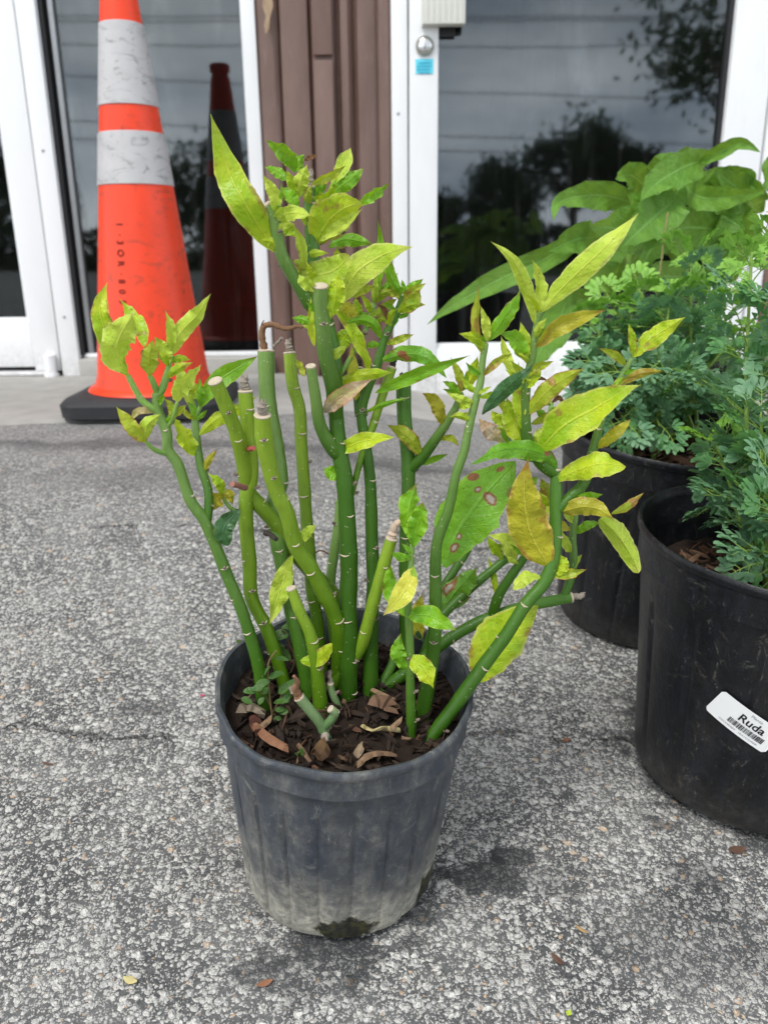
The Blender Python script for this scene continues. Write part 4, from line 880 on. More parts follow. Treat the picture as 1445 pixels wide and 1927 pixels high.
L('S13', '8', [(232, 600), (170, 730), (58, 858)], 100, 'W', -.3, fold=.2, wave=.08)
L('S13', '8', [(165, 868), (100, 720), (98, 590)], 85, 'G', .3, fold=.3)
L('S13', '8', [(178, 862), (300, 862), (442, 935)], 95, 'G', -.5, fold=.25, wave=.16)
L('S18', '8', [(368, 858), (430, 740), (552, 605)], 125, 'V', -.3, fold=.4, blunt=.3)
L('S13', '8', [(198, 1078), (270, 1130), (322, 1238)], 95, 'Y', -.4, fold=.3, wave=.1)
L('S13', '8', [(175, 1145), (135, 1050), (150, 948)], 72, 'G', .2, fold=.2)
L('S14', '8', [(250, 985), (240, 870), (262, 740)], 70, 'O', -.1, fold=.3)
L('S14', '8', [(225, 975), (240, 945), (275, 1000)], 36, 'D', -.2)
L('S15', '8', [(565, 1205), (620, 1050), (720, 930), (868, 805)], 215, 'Y', .12, fold=.1, wave=.03, shape=.45, blunt=.4, off=.030)
L('S15', '8', [(738, 722), (810, 655), (892, 662)], 64, 'P', .1)
L('S15', '8', [(945, 655), (1030, 640), (1122, 615)], 52, 'R', .1)
L('S15', '8', [(1003, 322), (1090, 290), (1180, 300), (1262, 350)], 92, 'O', -.4, fold=.4)
L('S15', '8', [(1190, 350), (1270, 420), (1345, 520), (1392, 635)], 118, 'P', -.1, fold=.75, wave=.03, blunt=1.0, shape=.4, base=(1180, 320), flip=1)
L('S15', '8', [(1250, 325), (1330, 285), (1422, 213)], 40, 'R', .2)
L('S20', '8', [(1040, 292), (1120, 245), (1207, 223)], 58, 'G', .1)
L('S19', '8', [(1075, 430), (1120, 385), (1195, 370)], 44, 'G', .1)
L('S19', '8', [(1022, 532), (1005, 470), (985, 408)], 42, 'P', .1)
L('S15', '8', [(975, 650), (990, 590), (975, 530)], 66, 'Y', .3)
L('S16b', '8', [(900, 380), (885, 270), (828, 188)], 72, 'Y', .1, fold=.4)
L('S16b', '8', [(918, 310), (912, 220), (880, 135)], 62, 'R', .2)
L('S16b', '8', [(880, 400), (960, 385), (1042, 410)], 56, 'O', .2)
L('S17', '8', [(655, 765), (632, 650), (605, 545)], 32, 'Y', .2)
L('S15', '8', [(820, 188), (840, 155), (862, 128)], 42, 'G', .3)
L('S22', 'A', [(578, 1205), (690, 1195), (790, 1090)], 88, 'Y', -.5, fold=.25, wave=.1, blunt=.6)
L('S2', 'A', [(532, 500), (450, 720), (378, 962)], 118, 'P', -.2, fold=.35, shape=.5)
L('S4', 'A', [(585, 425), (620, 360), (685, 302)], 66, 'P', .3)
L('S1', 'A', [(103, 445), (80, 330), (180, 205)], 110, 'D', .3, fold=.25, blunt=.7)
L('S29', '5', [(750, 1350), (735, 1280), (662, 1222)], 55, 'Y', -.1)
L('S29', '5', [(760, 1372), (720, 1370), (692, 1448)], 78, 'O', .1)
L('S29', '5', [(755, 1362), (790, 1350), (812, 1412)], 56, 'O', .2)
L('S1a', '5', [(190, 655), (95, 480), (50, 280), (70, 98)], 110, 'Y', .2, fold=.35)
L('S1a', '5', [(192, 645), (130, 480), (225, 278)], 165, 'P', -.3, fold=.3, shape=.48, blunt=.3)
L('S1a', '5', [(290, 480), (270, 380), (195, 270), (145, 195)], 80, 'Y', .5, fold=.3)
L('S1c', '5', [(312, 655), (315, 550), (342, 435)], 100, 'R', -.2, fold=.4)
L('S1b', '5', [(415, 585), (400, 500), (350, 418)], 78, 'P', .1, fold=.3)
L('S1b', '5', [(452, 525), (500, 400), (600, 290), (682, 165)], 95, 'P', -.1, fold=.4)
L('S1b', '5', [(440, 480), (445, 380), (412, 262)], 56, 'P', -.1, fold=.5)
L('S1b', '5', [(420, 665), (490, 605), (577, 570)], 46, 'Y', -.2)
L('S1e', '5', [(470, 800), (520, 700), (615, 592)], 88, 'P', -.2, fold=.25)
L('S28b', '5', [(562, 850), (510, 660), (460, 535)], 58, 'P', .2)
L('S28b', '5', [(570, 785), (590, 735), (575, 685)], 60, 'Y', .1)
L('S1e', '5', [(442, 900), (445, 830), (405, 782)], 42, 'R', .0)
L('S1e', '5', [(468, 895), (495, 855), (540, 818)], 36, 'R', .0)
L('S28c', '5', [(615, 838), (622, 750), (613, 655)], 42, 'G', .0, fold=.4)
L('S28c', '5', [(635, 835), (720, 690), (830, 610), (962, 532)], 100, 'G', .25, fold=.3, wave=.06)
L('S28', '5', [(628, 1002), (720, 905), (850, 835), (955, 770)], 76, 'Y', .35, fold=.4)
L('S28', '5', [(572, 1125), (525, 1010), (465, 895)], 86, 'Y', .0, fold=.3)
L('S28', '5', [(652, 1210), (670, 1150), (722, 1085)], 38, 'O', .0)
L('S1d', '5', [(302, 1042), (220, 950), (122, 832)], 76, 'R', -.1, fold=.35)
L('S1d', '5', [(292, 1032), (310, 940), (388, 878)], 74, 'P', -.2, fold=.5)
L('S1', '5', [(335, 868), (260, 860), (208, 925)], 38, 'K', -.2)
L('S7', '5', [(1232, 655), (1210, 600), (1178, 545)], 36, 'R', .0)

rs = random.Random(77)
for (st, n, lo_, ln_) in (('S8', 12, .80, 52), ('S11', 9, .78, 46), ('S27', 4, .7, 44), ('S14', 8, .72, 46), ('S15b', 9, .55, 50), ('S12b', 5, .5, 40), ('S20', 5, .5, 42), ('S1', 3, .8, 34), ('S1b', 3, .4, 34), ('S28', 4, .6, 34), ('S28b', 2, .5, 34), ('S21', 4, .4, 44), ('S21b', 4, .4, 40), ('S16b', 5, .5, 44), ('S10', 4, .55, 38), ('S9', 3, .4, 40), ('S17', 3, .7, 40), ('S13', 3, .5, 34), ('S19', 3, .3, 34)):
    pts = STEMS[st]['pts']
    for k in range(n):
        t = lo_ + (1 - lo_) * rs.random(); a_, b_, _ = proj(pts[min(len(pts) - 1, int(t * (len(pts) - 1)))]); an = R(90 + rs.choice((-1, 1)) * rs.uniform(18, 80)); q_ = ln_ * rs.uniform(.6, 1.3)
        ex, ey = math.cos(an) * q_, -math.sin(an) * q_; cu = rs.uniform(-.35, .35)
        L(st, '0', [(a_, b_), (a_ + ex * .5 - ey * cu * .4, b_ + ey * .5 + ex * cu * .4), (a_ + ex, b_ + ey + abs(cu) * 8)], q_ * rs.uniform(.22, .36), rs.choice('YYPGGR'), rs.uniform(-.5, .6), fold=rs.uniform(.3, .6))
def build_leaves():
    items = []
    for i, (st, c, pts, w, k, dy, o) in enumerate(LEAVES):
        s = CR[c][2]; px = [cv(c, *p) for p in pts]; w = w / s
        ln = sum(math.hypot(b[0] - a[0], b[1] - a[1]) for a, b in zip(px, px[1:])); items.append((ln * w, i, st, px, w, ln, k, dy, o))
    order = sorted(items, key=lambda t: -t[0]); big = set(t[1] for t in order[:99]); small = {}
    for _, i, st, px, w, ln, k, dy, o in items:
        random.seed(i * 17 + 3)
        near, dist = nearest(st, *px[0]); Y0 = near.y + o.get('off', 0) - (.004 if dist < 25 else 0)
        if dy is None: dy = random.uniform(-.25, .3)
        Lm = ln * proj(near)[2] / F; p3 = []; acc = 0
        for j, (a, b) in enumerate(px):
            if j: acc += math.hypot(a - px[j - 1][0], b - px[j - 1][1])
            t = acc / ln; p3.append(P(a, b, Y0 + dy * Lm * t))
        if dist < 16 and 'off' not in o: p3[0] = near + (p3[0] - near) * .5
        wd = w * proj(p3[len(p3) // 2])[2] / F
        opt = dict(shape=o.get('shape', .45), fold=o.get('fold', random.uniform(.25, .5)), wave=o.get('wave', random.uniform(.10, .18)), roll=o.get('roll', random.uniform(-.35, .35)), seed=i * 1.37, freq=o.get('freq', random.uniform(2.2, 3.6)), blunt=o.get('blunt', .1), teeth=.10, twist=o.get('twist', random.choice((-1, 1)) * random.uniform(.2, .95)))
        if wd > .035: opt['twist'] *= .3
        if i % 2 == 0 or o.get('flip'): opt['fold'] = -opt['fold']
        if len(p3) > 2:
            mp3 = len(p3) // 2; p3[mp3] = p3[mp3] + Vector((0, -1, .25)) * (Lm * random.uniform(-.12, .12))
        cosr = max(.6, math.cos(opt['roll'])); q = leaf_mb(p3, wd * 1.16 / cosr, **opt)
        if i in big:
            q.build('leaf', M_y[k], STEMS[st]['obj'], world=PI)
        else:
            small.setdefault(k, []).append(q)
    q = MB(); ks = sorted(small)
    for mi, k in enumerate(ks):
        for a in small[k]:
            b = len(q.v); q.v.extend(a.v)
            for f in a.f: q.f.append(tuple(x + b for x in f)); q.m.append(mi)
            q.uv.extend(a.uv)
    o = q.build('small_leaves', [M_y[k] for k in ks], plant, world=PI); o['kind'] = 'stuff'
build_leaves()

# small weed in the pot
M_weed = mat_leaf('weed_leaf', (.09, .20, .04), (.06, .15, .035), (.12, .24, .05), (.10, .2, .04), (.12, .2, .05), .2, .1, .8, .2)
random.seed(11)
for (pts, lv) in (([(510, 1335), (500, 1310), (482, 1300), (468, 1312)], [(470, 1300, 22), (465, 1318, 20), (484, 1295, 20), (492, 1318, 16), (500, 1300, 18)]), ([(512, 1345), (507, 1300), (505, 1250), (520, 1225)], [(495, 1285, 24), (520, 1270, 26), (503, 1262, 22), (530, 1240, 22)]),
                  ([(514, 1340), (530, 1310), (545, 1290)], [(535, 1296, 30), (548, 1288, 26), (530, 1320, 28), (540, 1312, 20), (528, 1335, 18)]), ([(512, 1340), (525, 1355), (528, 1360)], [(522, 1352, 14), (534, 1340, 16)]),
                  ([(545, 1270), (555, 1240), (540, 1200), (530, 1185)], [(525, 1195, 34), (545, 1180, 30), (520, 1215, 30), (535, 1230, 30)]), ([(470, 1215), (460, 1218)], [(455, 1212, 30)]), ([(560, 1418), (566, 1412)], [(558, 1420, 12), (568, 1414, 12)])):
    weed = MB(); wst = MB(); p3 = [soil_pt(*pts[0])]; Y = p3[0].y
    for j, p in enumerate(pts[1:]): p3.append(P(p[0], p[1], Y - .004 * j))
    wst.tube([Vector(x) for x in crv([tuple(p) for p in p3], 4)], [.0007] * ((len(p3) - 1) * 4 + 1), 6)
    for (a, b, s) in lv:
        cpt = P(a, b, Y - .006); m_ = s / F * .62; an = random.uniform(0, 6.28); d = Vector((math.cos(an), .3 * math.sin(an * 2), .5 * math.sin(an))).normalized() * m_
        q = leaf_mb([cpt - d * .6, cpt, cpt + d * .6 + Vector((0, 0, -.001))], m_ * .72, seed=a, fold=.2, wave=.04, nu=4, nv=8, blunt=.8, viewn=Vector((0, .5, -.8)), roll=random.uniform(-.5, .5))
        k = len(weed.v); weed.v.extend(q.v); weed.f.extend([tuple(x + k for x in f) for f in q.f]); weed.m.extend(q.m); weed.uv.extend(q.uv)
    wo = wst.build('weed', simple('weed_stem', (.16, .12, .05), .7, .3), plant, world=PI, label='small green weed growing in the soil'); weed.build('foliage', M_weed, wo, world=PI)

# ------------------------------------------------------------------ the herb plants at the right
def mat_rue(name, a, b):
    t = NT(name); ov, rn = rnd_vec(t); n = t.noise(12, 3, .6, ov); nf = t.noise(130, 3, .6, ov); col = t.mix(t.ss(n, .35, .65), a, b); col = t.mix(t.math('MULTIPLY', nf, .35), col, tuple(c * .6 for c in a))
    t.fin(col, .5, .4); tr = t.n.new('ShaderNodeBsdfTranslucent'); t.l.new(t.mix(.4, col, (.3, .6, .05)), tr.inputs[0]); ms = t.n.new('ShaderNodeMixShader'); ms.inputs[0].default_value = .28
    t.l.new(t.b.outputs[0], ms.inputs[1]); t.l.new(tr.outputs[0], ms.inputs[2]); t.l.new(ms.outputs[0], t.out.inputs[0]); return t.mat
M_rue = [mat_rue('herb_blue_green', (.115, .26, .135), (.20, .38, .205)), mat_rue('herb_mid_green', (.10, .26, .10), (.16, .38, .13)), mat_rue('herb_new_green', (.19, .42, .05), (.27, .52, .08))]
M_rstem = simple('herb_stem', (.20, .33, .06), .5, .4, 0, 80, .3, .2)
def leaflet(q, c, d, nrm, L_, W_, m):
    s = d.cross(nrm).normalized(); n = s.cross(d).normalized(); b = len(q.v)
    rows = [(0, .10, 0), (.35, .55, .03), (.68, 1.0, .02), (.90, .75, -.04), (1.0, .2, -.10)]
    for (t, w, z) in rows:
        p = c + d * (L_ * t) + n * (L_ * z); q.v += [p - s * (W_ * w / 2) + n * W_ * .12 * w, p, p + s * (W_ * w / 2) + n * W_ * .12 * w]
    for i in range(4):
        k = b + i * 3; q.face((k, k + 1, k + 4, k + 3), m); q.face((k + 1, k + 2, k + 5, k + 4), m)
def frond(q, qs, base, d, up, L_, mi, rng, lf=.011):
    d = d.normalized(); side = d.cross(up).normalized(); up = side.cross(d).normalized(); n = 3; pts = []
    droop = rng.uniform(.1, .4)
    for i in range(7): t = i / 6; pts.append(base + d * (L_ * t) - Vector((0, 0, 1)) * (L_ * droop * t * t) + up * L_ * .1 * t)
    qs.tube(pts, [.0008 * (1 - .6 * i / 6) for i in range(7)], 4, 0, False)
    for k in range(1, n + 1):
        t = .22 + .70 * k / n; p = pts[min(6, int(t * 6))]; ln = L_ * (.42 * (1 - t) + .16)
        for sg in (-1, 1):
            dd = (d * .75 + side * sg * 1.0 + up * rng.uniform(-.1, .25)).normalized(); qs.tube([p, p + dd * ln], [.0005, .0003], 3, 0, False)
            m = 1 + (2 if ln > .012 else 1)
            for j in range(m):
                tt = .45 + .55 * (j + 1) / m; pp = p + dd * ln * tt; s2 = dd.cross(up).normalized()
                for s3 in ((-1, 1) if j < m - 1 else (-1, 0, 1)):
                    d3 = (dd + s2 * s3 * 1.05 + up * rng.uniform(-.15, .25)).normalized(); leaflet(q, pp, d3, up + side * rng.uniform(-.3, .3), lf * rng.uniform(.55, 1.2), lf * rng.uniform(.34, .46), mi)
    for s3 in (-.8, 0, .8): leaflet(q, pts[-1], (d + side * s3).normalized(), up, lf * 1.1, lf * .40, mi)
def herb(root, PMx, stems, seed, lf=.011):
    """stems: list of (base xy local, world tip, frond count, frond length, young)"""
    rng = random.Random(seed); Q = PMx.inverted()
    for (b, tip, nf, fl, young, bare) in stems:
        b = PMx @ Vector((b[0], b[1], b[2])); tip = Vector(tip); mid = (b + tip) / 2 + Vector((rng.uniform(-.015, .015), rng.uniform(-.015, .015), .02))
        c = [Vector(x) for x in crv([tuple(b), tuple(mid), tuple(tip)], 8)]; N = len(c); q = MB(); q.tube(c, [.0030 - .0019 * i / N for i in range(N)], 8)
        st = q.build('stem', M_rstem, root, world=Q); fo = MB(); fs = MB()
        nf = int(nf * .7)
        for k in range(nf):
            t = bare + (1 - bare) * (k + .5) / nf; i = min(N - 2, int(t * (N - 1))); p = c[i]; ax = (c[i + 1] - c[i]).normalized()
            a = k * 2.4 + rng.uniform(-.3, .3); x = ax.orthogonal().normalized(); y = ax.cross(x); out = x * math.cos(a) + y * math.sin(a)
            el = .35 + .75 * t; d = out + ax * el + Vector((0, 0, .1)); ln = fl * (1.15 - .55 * t) * rng.uniform(.8, 1.2)
            up = (ax + Vector((0, 0, .8)) - out * .3).normalized()
            mi = 2 if (t > .80 and young) else (1 if rng.random() < .25 + .4 * young * t else 0)
            frond(fo, fs, p, d, up, ln, mi, rng, lf * (1 - .25 * t))
        k = len(fo.v); fo.v.extend(fs.v); fo.f.extend([tuple(x + k for x in f) for f in fs.f]); fo.m.extend([3] * len(fs.f)); fo.uv.extend(fs.uv)
        fo.build('foliage', M_rue + [M_rstem], st, world=Q)
def herb_pot(name, label, x, y, D, Hh, db, seed, depth, tx=0, ty=0, cat='potted plant'):
    M = pot_matrix(x, y, tx, ty, 7); r = empty(name, label, cat, M, 'plants in large black nursery pots')
    pt = pot(D, Hh, db, 14, .010, seed).build('pot', M_bpot, r); z = Hh - depth
    s = soil_mb(D / 2 - .016, z, .008, seed).build('soil', M_soil, r)
    c = chips(D / 2 - .038, z + .003, 260, int(seed * 10), .010, .042, wts=(5, 2, 3)).build('mulch', [M_chipb, M_chip2, M_chip3], s); c['kind'] = 'stuff'
    return r, M, z, pt
hr, HM, hz_, hp = herb_pot('potted_herb', 'blue green rue herb in the nearest black pot, white name label on it', .380, .757, .290, .2713, .222, 5.1, .062, -.01, .073)
rng = random.Random(8)
st = []
def tp(px, py, Y): return P(px, py, Y)
for (px, py, Y, nf, fl, yg, br) in ((1415, 455, .86, 16, .075, 1, .42), (1480, 430, .80, 16, .08, 1, .3), (1540, 520, .78, 14, .08, 0, .2), (1440, 640, .90, 14, .08, 1, .3), (1345, 940, .82, 10, .042, 0, .45), (1425, 1062, .70, 12, .045, 0, .25),
                                    (1345, 830, .79, 11, .05, 1, .35), (1430, 780, .74, 14, .07, 0, .3), (1480, 900, .66, 12, .06, 0, .2), (1500, 620, .84, 14, .09, 0, .3), (1390, 860, .84, 10, .07, 0, .3), (1440, 950, .72, 10, .05, 0, .3), (1560, 760, .74, 12, .08, 0, .2), (1620, 620, .78, 14, .08, 0, .2)):
    st.append(((.0 + rng.uniform(-.03, .03), rng.uniform(-.03, .03), hz_), tp(px, py, Y), nf, fl, yg, br))
herb(hr, HM, st, 3, .0175)
br_, BM, bz_, bp = herb_pot('potted_herb', 'bushy rue herb in a black pot behind the labelled pot', .345, 1.055, .270, .275, .205, 2.2, .030)
st = []
for (px, py, Y, nf, fl, yg, br) in ((1105, 600, 1.02, 12, .055, 1, .35), (1150, 570, 1.06, 14, .06, 1, .3), (1200, 545, 1.04, 14, .06, 1, .3), (1260, 560, 1.02, 14, .07, 1, .3), (1300, 480, 1.06, 16, .07, 1, .35), (1340, 560, 1.02, 14, .08, 1, .3),
                                    (1120, 680, .98, 12, .06, 0, .3), (1180, 700, .94, 12, .065, 0, .3), (1240, 680, .93, 14, .07, 0, .25), (1300, 700, .93, 14, .07, 0, .25), (1180, 800, .92, 10, .045, 0, .35), (1240, 800, .92, 10, .05, 0, .35), (1100, 760, 1.0, 10, .05, 0, .35), (1380, 640, 1.0, 14, .08, 1, .3),
                                    (1360, 760, .95, 12, .07, 0, .3), (1290, 620, 1.1, 12, .08, 0, .25), (1200, 630, 1.1, 12, .07, 0, .25), (1400, 720, 1.04, 12, .08, 0, .25), (1150, 640, 1.08, 12, .07, 0, .2), (1350, 500, 1.1, 14, .08, 1, .3)):
    st.append(((rng.uniform(-.05, .05), rng.uniform(-.05, .05), bz_), tp(px, py, Y), nf, fl, yg, br))
herb(br_, BM, st, 9, .0175)
# seed-head twig leaning out of the rear herb
q = MB(); a = [tp(1236, 560, 1.06), tp(1244, 490, 1.07), tp(1256, 400, 1.08)]; c = [Vector(x) for x in crv([tuple(x) for x in a], 12)]
q.tube(c, [.0011 + .0009 * (i % 2) for i in range(len(c))], 6); q.build('seed_stalk', simple('stalk_olive', (.20, .20, .07), .8, .3, 0, 200, .4, .4), br_, world=BM.inverted())

# broad leaved plant behind
Rr, RM, rz_, rp = herb_pot('potted_plant', 'plant with large floppy green leaves in the black pot nearest the glass door', .44, 1.40, .29, .25, .235, 7.7, .02)
M_big = mat_leaf('broad_leaf', (.11, .27, .03), (.17, .36, .045), (.11, .25, .04), (.10, .23, .03), (.10, .20, .03), .25, .1, .8, .2, .35, .5, .85)
M_bigs = simple('broad_stem', (.20, .34, .06), .5, .4, 0, 60, .3, .2)
bs = {}
RI = RM.inverted()
def bstem(nm, b, pts, w0, w1):
    p = [RM @ Vector((b[0], b[1], rz_))] + [P(*x) for x in pts]; c = [Vector(x) for x in crv([tuple(x) for x in p], 8)]; N = len(c)
    q = MB(); q.tube(c, [w0 + (w1 - w0) * i / N for i in range(N)], 10); bs[nm] = q.build('stem', M_bigs, Rr, world=RI)
bstem('a', (-.02, 0), [(1185, 640, 1.38), (1180, 520, 1.36), (1195, 430, 1.36)], .007, .005)
bstem('b', (.02, .01), [(1260, 600, 1.38), (1300, 480, 1.40), (1330, 400, 1.42)], .006, .004)
def bleaf(nm, c, pts, w, Y0, Y1, **o):
    ox, oy, s = {'3': (800, 0, 2.24), '0': (0, 0, 1), '7': CR['7']}[c]; px = [(ox + a / s, oy + b / s) for a, b in pts]; n = len(px); p3 = [P(a, b, Y0 + (Y1 - Y0) * i / (n - 1)) for i, (a, b) in enumerate(px)]
    wd = w / s * proj(p3[n // 2])[2] / F
    op = dict(fold=.30, wave=.10, twist=(pts[0][0] % 7 - 3) * .15, roll=0, shape=.42, freq=4.0, seed=pts[0][0] * .01, nu=10, nv=26, teeth=.12, blunt=.4); op.update(o)
    leaf_mb(p3, wd, **op).build('leaf', M_big, bs[nm], world=RI)
# leaf stalks and blades
bleaf('a', '3', [(700, 930), (560, 1060), (300, 1185), (130, 1280), (8, 1368)], 105, 1.34, 1.16, fold=.35)
bleaf('a', '3', [(1090, 780), (990, 880), (850, 960), (690, 950)], 240, 1.36, 1.20, fold=.2, shape=.5)
bleaf('a', '3', [(1060, 830), (960, 920), (830, 1040)], 190, 1.34, 1.20, fold=.3)
bleaf('a', '3', [(890, 860), (760, 825), (640, 830), (560, 860), (540, 930)], 120, 1.36, 1.24, fold=.35, shape=.35)
bleaf('b', '3', [(1190, 670), (1100, 700), (980, 770), (905, 850)], 150, 1.40, 1.24, fold=.3)
bleaf('b', '3', [(1150, 690), (1240, 640), (1330, 605), (1412, 642)], 70, 1.38, 1.30, fold=.6)
bleaf('a', '3', [(940, 800), (870, 740), (800, 755)], 120, 1.40, 1.32)
bleaf('b', '3', [(1400, 900), (1340, 820), (1215, 715)], 150, 1.44, 1.34)
bleaf('b', '3', [(1085, 770), (1150, 830), (1290, 830), (1440, 800)], 110, 1.40, 1.24, fold=.4)
bleaf('b', '3', [(1110, 900), (1250, 860), (1380, 830)], 110, 1.44, 1.40, fold=.3)
bleaf('a', '3', [(1250, 975), (1100, 960), (980, 1010), (900, 1155)], 190, 1.42, 1.30, fold=.25)
bleaf('a', '3', [(820, 1190), (740, 1175), (670, 1210)], 150, 1.36, 1.24, blunt=1)
bleaf('b', '3', [(1110, 1170), (980, 1170), (850, 1215)], 130, 1.40, 1.28)
bleaf('a', '3', [(730, 1000), (640, 1010), (520, 1060)], 130, 1.36, 1.24)
bleaf('a', '7', [(760, 520), (690, 680), (600, 830), (545, 960)], 190, 1.34, 1.20, fold=.2)
bleaf('a', '3', [(830, 1000), (760, 1080), (700, 1100)], 120, 1.38, 1.30)
bleaf('b', '0', [(1440, 300), (1500, 340), (1560, 400)], 90, 1.40, 1.30)
bleaf('a', '3', [(700, 1250), (600, 1290), (500, 1350)], 120, 1.40, 1.34)
bleaf('b', '3', [(1000, 960), (1060, 1030), (1080, 1130)], 110, 1.44, 1.50)

rngb = random.Random(12)
for (x0, y0, x1, y1, w, st_) in ((1230, 380, 1290, 300, 80, 'b'), (1300, 440, 1400, 420, 95, 'b'), (1310, 400, 1400, 360, 90, 'b'), 
                                 (1310, 470, 1380, 520, 100, 'b'), (1320, 420, 1430, 470, 90, 'b'), (1230, 470, 1170, 530, 100, 'a'), (1330, 390, 1440, 350, 85, 'b')):
    mx_, my_ = (x0 + x1) / 2, (y0 + y1) / 2 - 22
    bleaf(st_, '0', [(x0, y0), (mx_, my_), (x1, y1 + 14)], w, 1.44, rngb.uniform(1.34, 1.50), fold=rngb.uniform(.2, .45), roll=rngb.uniform(-.4, .4))

# name label on the nearest black pot
def label_map(PMx, D, Hh, db, px, py, ang):
    best = None
    for i in range(720):
        t = 2 * math.pi * i / 720
        if (PMx.to_3x3() @ Vector((math.cos(t), math.sin(t), 0))).y > .2: continue
        for z in [Hh * k / 90 for k in range(80)]:
            r = db / 2 + (D / 2 - .0045 - db / 2) * z / Hh; a, b, _ = proj(PMx @ Vector((r * math.cos(t), r * math.sin(t), z))); d = (a - px) ** 2 + (b - py) ** 2
            if best is None or d < best[0]: best = (d, t, z)
    _, t0, z0 = best; ca, sa = math.cos(ang), math.sin(ang)
    def mk(off):
        def fn(x, y):
            X_ = x * ca - y * sa; Z_ = x * sa + y * ca; zz = z0 + Z_; r = db / 2 + (D / 2 - .0045 - db / 2) * zz / Hh + off; t = t0 + X_ / r
            return Vector((r * math.cos(t), r * math.sin(t), zz))
        return fn
    return mk
mk = label_map(HM, .290, .2713, .222, 1400, 1357, R(-25))
q = MB(); LW, LH, rc = .062, .031, .003; f0 = mk(.0026); NX = 24
rows = []
for i in range(NX + 1):
    x = -LW / 2 + LW * i / NX; e = max(0, abs(x) - (LW / 2 - rc)); hh = LH / 2 - rc + math.sqrt(max(0, rc * rc - e * e)); rows.append([f0(x, -hh + 2 * hh * j / 4) for j in range(5)])
q.grid(rows, 0)
lb = q.build('label', simple('label_white', (.78, .79, .79), .4, .4, 0, 12, .04, 0), hp, label='white rounded label reading Ruda above a barcode')
q = MB(); f1 = mk(.0030)
text_mb('Ruda', .0118, lambda x, y: f1(x + .006, y + .0035), q, 0, 1.05, .00022); text_mb('Planta', .0042, lambda x, y: f1(x + .006, y + .0115), q, 1, 1.1)
text_mb('DSCMRISM   1EA1COAER', .0026, lambda x, y: f1(x + .002, y - .0118), q, 1, 1.35)
random.seed(21); x = -.0115
while x < .0225:
    w = random.choice((.0003, .0003, .0006, .0009)); n0 = len(q.v); q.v += [f1(x, -.0085), f1(x + w, -.0085), f1(x + w, -.0025), f1(x, -.0025)]; q.face((n0, n0 + 1, n0 + 2, n0 + 3), 0); x += w + random.choice((.0003, .0004, .0007))
q.build('lettering', [simple('ink_black', (.012, .012, .014), .6, .3, 0, 10, .1, 0), simple('ink_grey', (.22, .22, .23), .6, .3, 0, 10, .1, 0)], lb, smooth=False)

# ------------------------------------------------------------------ litter on the asphalt
def litter(name, label, cat, px, py, L_, W_, mat, ang, bend=.3, group=None, th=.0008):
    g0 = on_ground(px, py); n = Vector((.055, -.1495, 1)).normalized(); x = Vector((math.cos(ang), math.sin(ang), 0)); x = (x - n * x.dot(n)).normalized(); y = n.cross(x); q = MB(); rows = []
    for i in range(8):
        t = i / 7 - .5; w = W_ * max(.12, math.cos(t * math.pi)) ** .7 * (1 + .3 * nz(i, px, 0)); c = x * (t * L_) + n * (.0012 + bend * L_ * t * t + .0004)
        rows.append([c - y * w / 2 + n * .0006, c - y * w / 4 + n * th, c + y * w / 4 + n * th * 1.2, c + y * w / 2, c - n * th * .6])
    q.grid(rows, 0, True); q.fan(rows[0][::-1]); q.fan(rows[-1]); o = q.build(name, mat); o.location = g0; tag(o, label, cat, group); return o
M_lb = mat_chip('litter_brown', (.16, .09, .06), (.10, .05, .035)); M_lo = mat_chip('litter_orange', (.36, .17, .09), (.26, .12, .07)); M_lg = simple('litter_green', (.40, .50, .04), .6, .3); M_lt = mat_chip('litter_tan', (.50, .34, .16), (.4, .26, .12)); M_ly = mat_chip('litter_yellow', (.70, .62, .30), (.6, .5, .22))
litter('wood_chip', 'dark brown wood chip lying at the bottom right of the asphalt', 'wood chip', 1048, 1808, .013, .005, M_lb, 2.3)
litter('dry_leaf', 'orange brown leaf scrap lying by the bottom edge below the pot', 'leaf scrap', 498, 1853, .013, .006, M_lo, .4)
litter('dry_leaf', 'tiny yellow green leaf scrap on the asphalt near the bottom edge', 'leaf scrap', 1069, 1909, .005, .0045, M_lg, 1)
litter('dry_leaf', 'tan splinter on the asphalt above the dark brown chip', 'leaf scrap', 1093, 1752, .012, .003, M_lt, 2.5)
litter('dry_leaf', 'pale yellow scrap at the bottom left of the asphalt', 'leaf scrap', 246, 1847, .012, .007, M_ly, -.3)
litter('dry_leaf', 'short reddish scrap on the asphalt far left of the pot', 'leaf scrap', 91, 1440, .012, .004, M_lb, -.2)
litter('dry_leaf', 'orange scrap between the grey pot and the black pots', 'leaf scrap', 1064, 1395, .010, .006, M_lo, .5)
litter('wood_chip', 'brown chip by the foot of the labelled black pot, right edge', 'wood chip', 1385, 1602, .018, .010, M_lb, .2)
litter('dry_leaf', 'small magenta petal on the asphalt left of the grey pot', 'petal', 381, 1311, .005, .004, simple('petal_pink', (.5, .05, .12), .5, .3), .3)

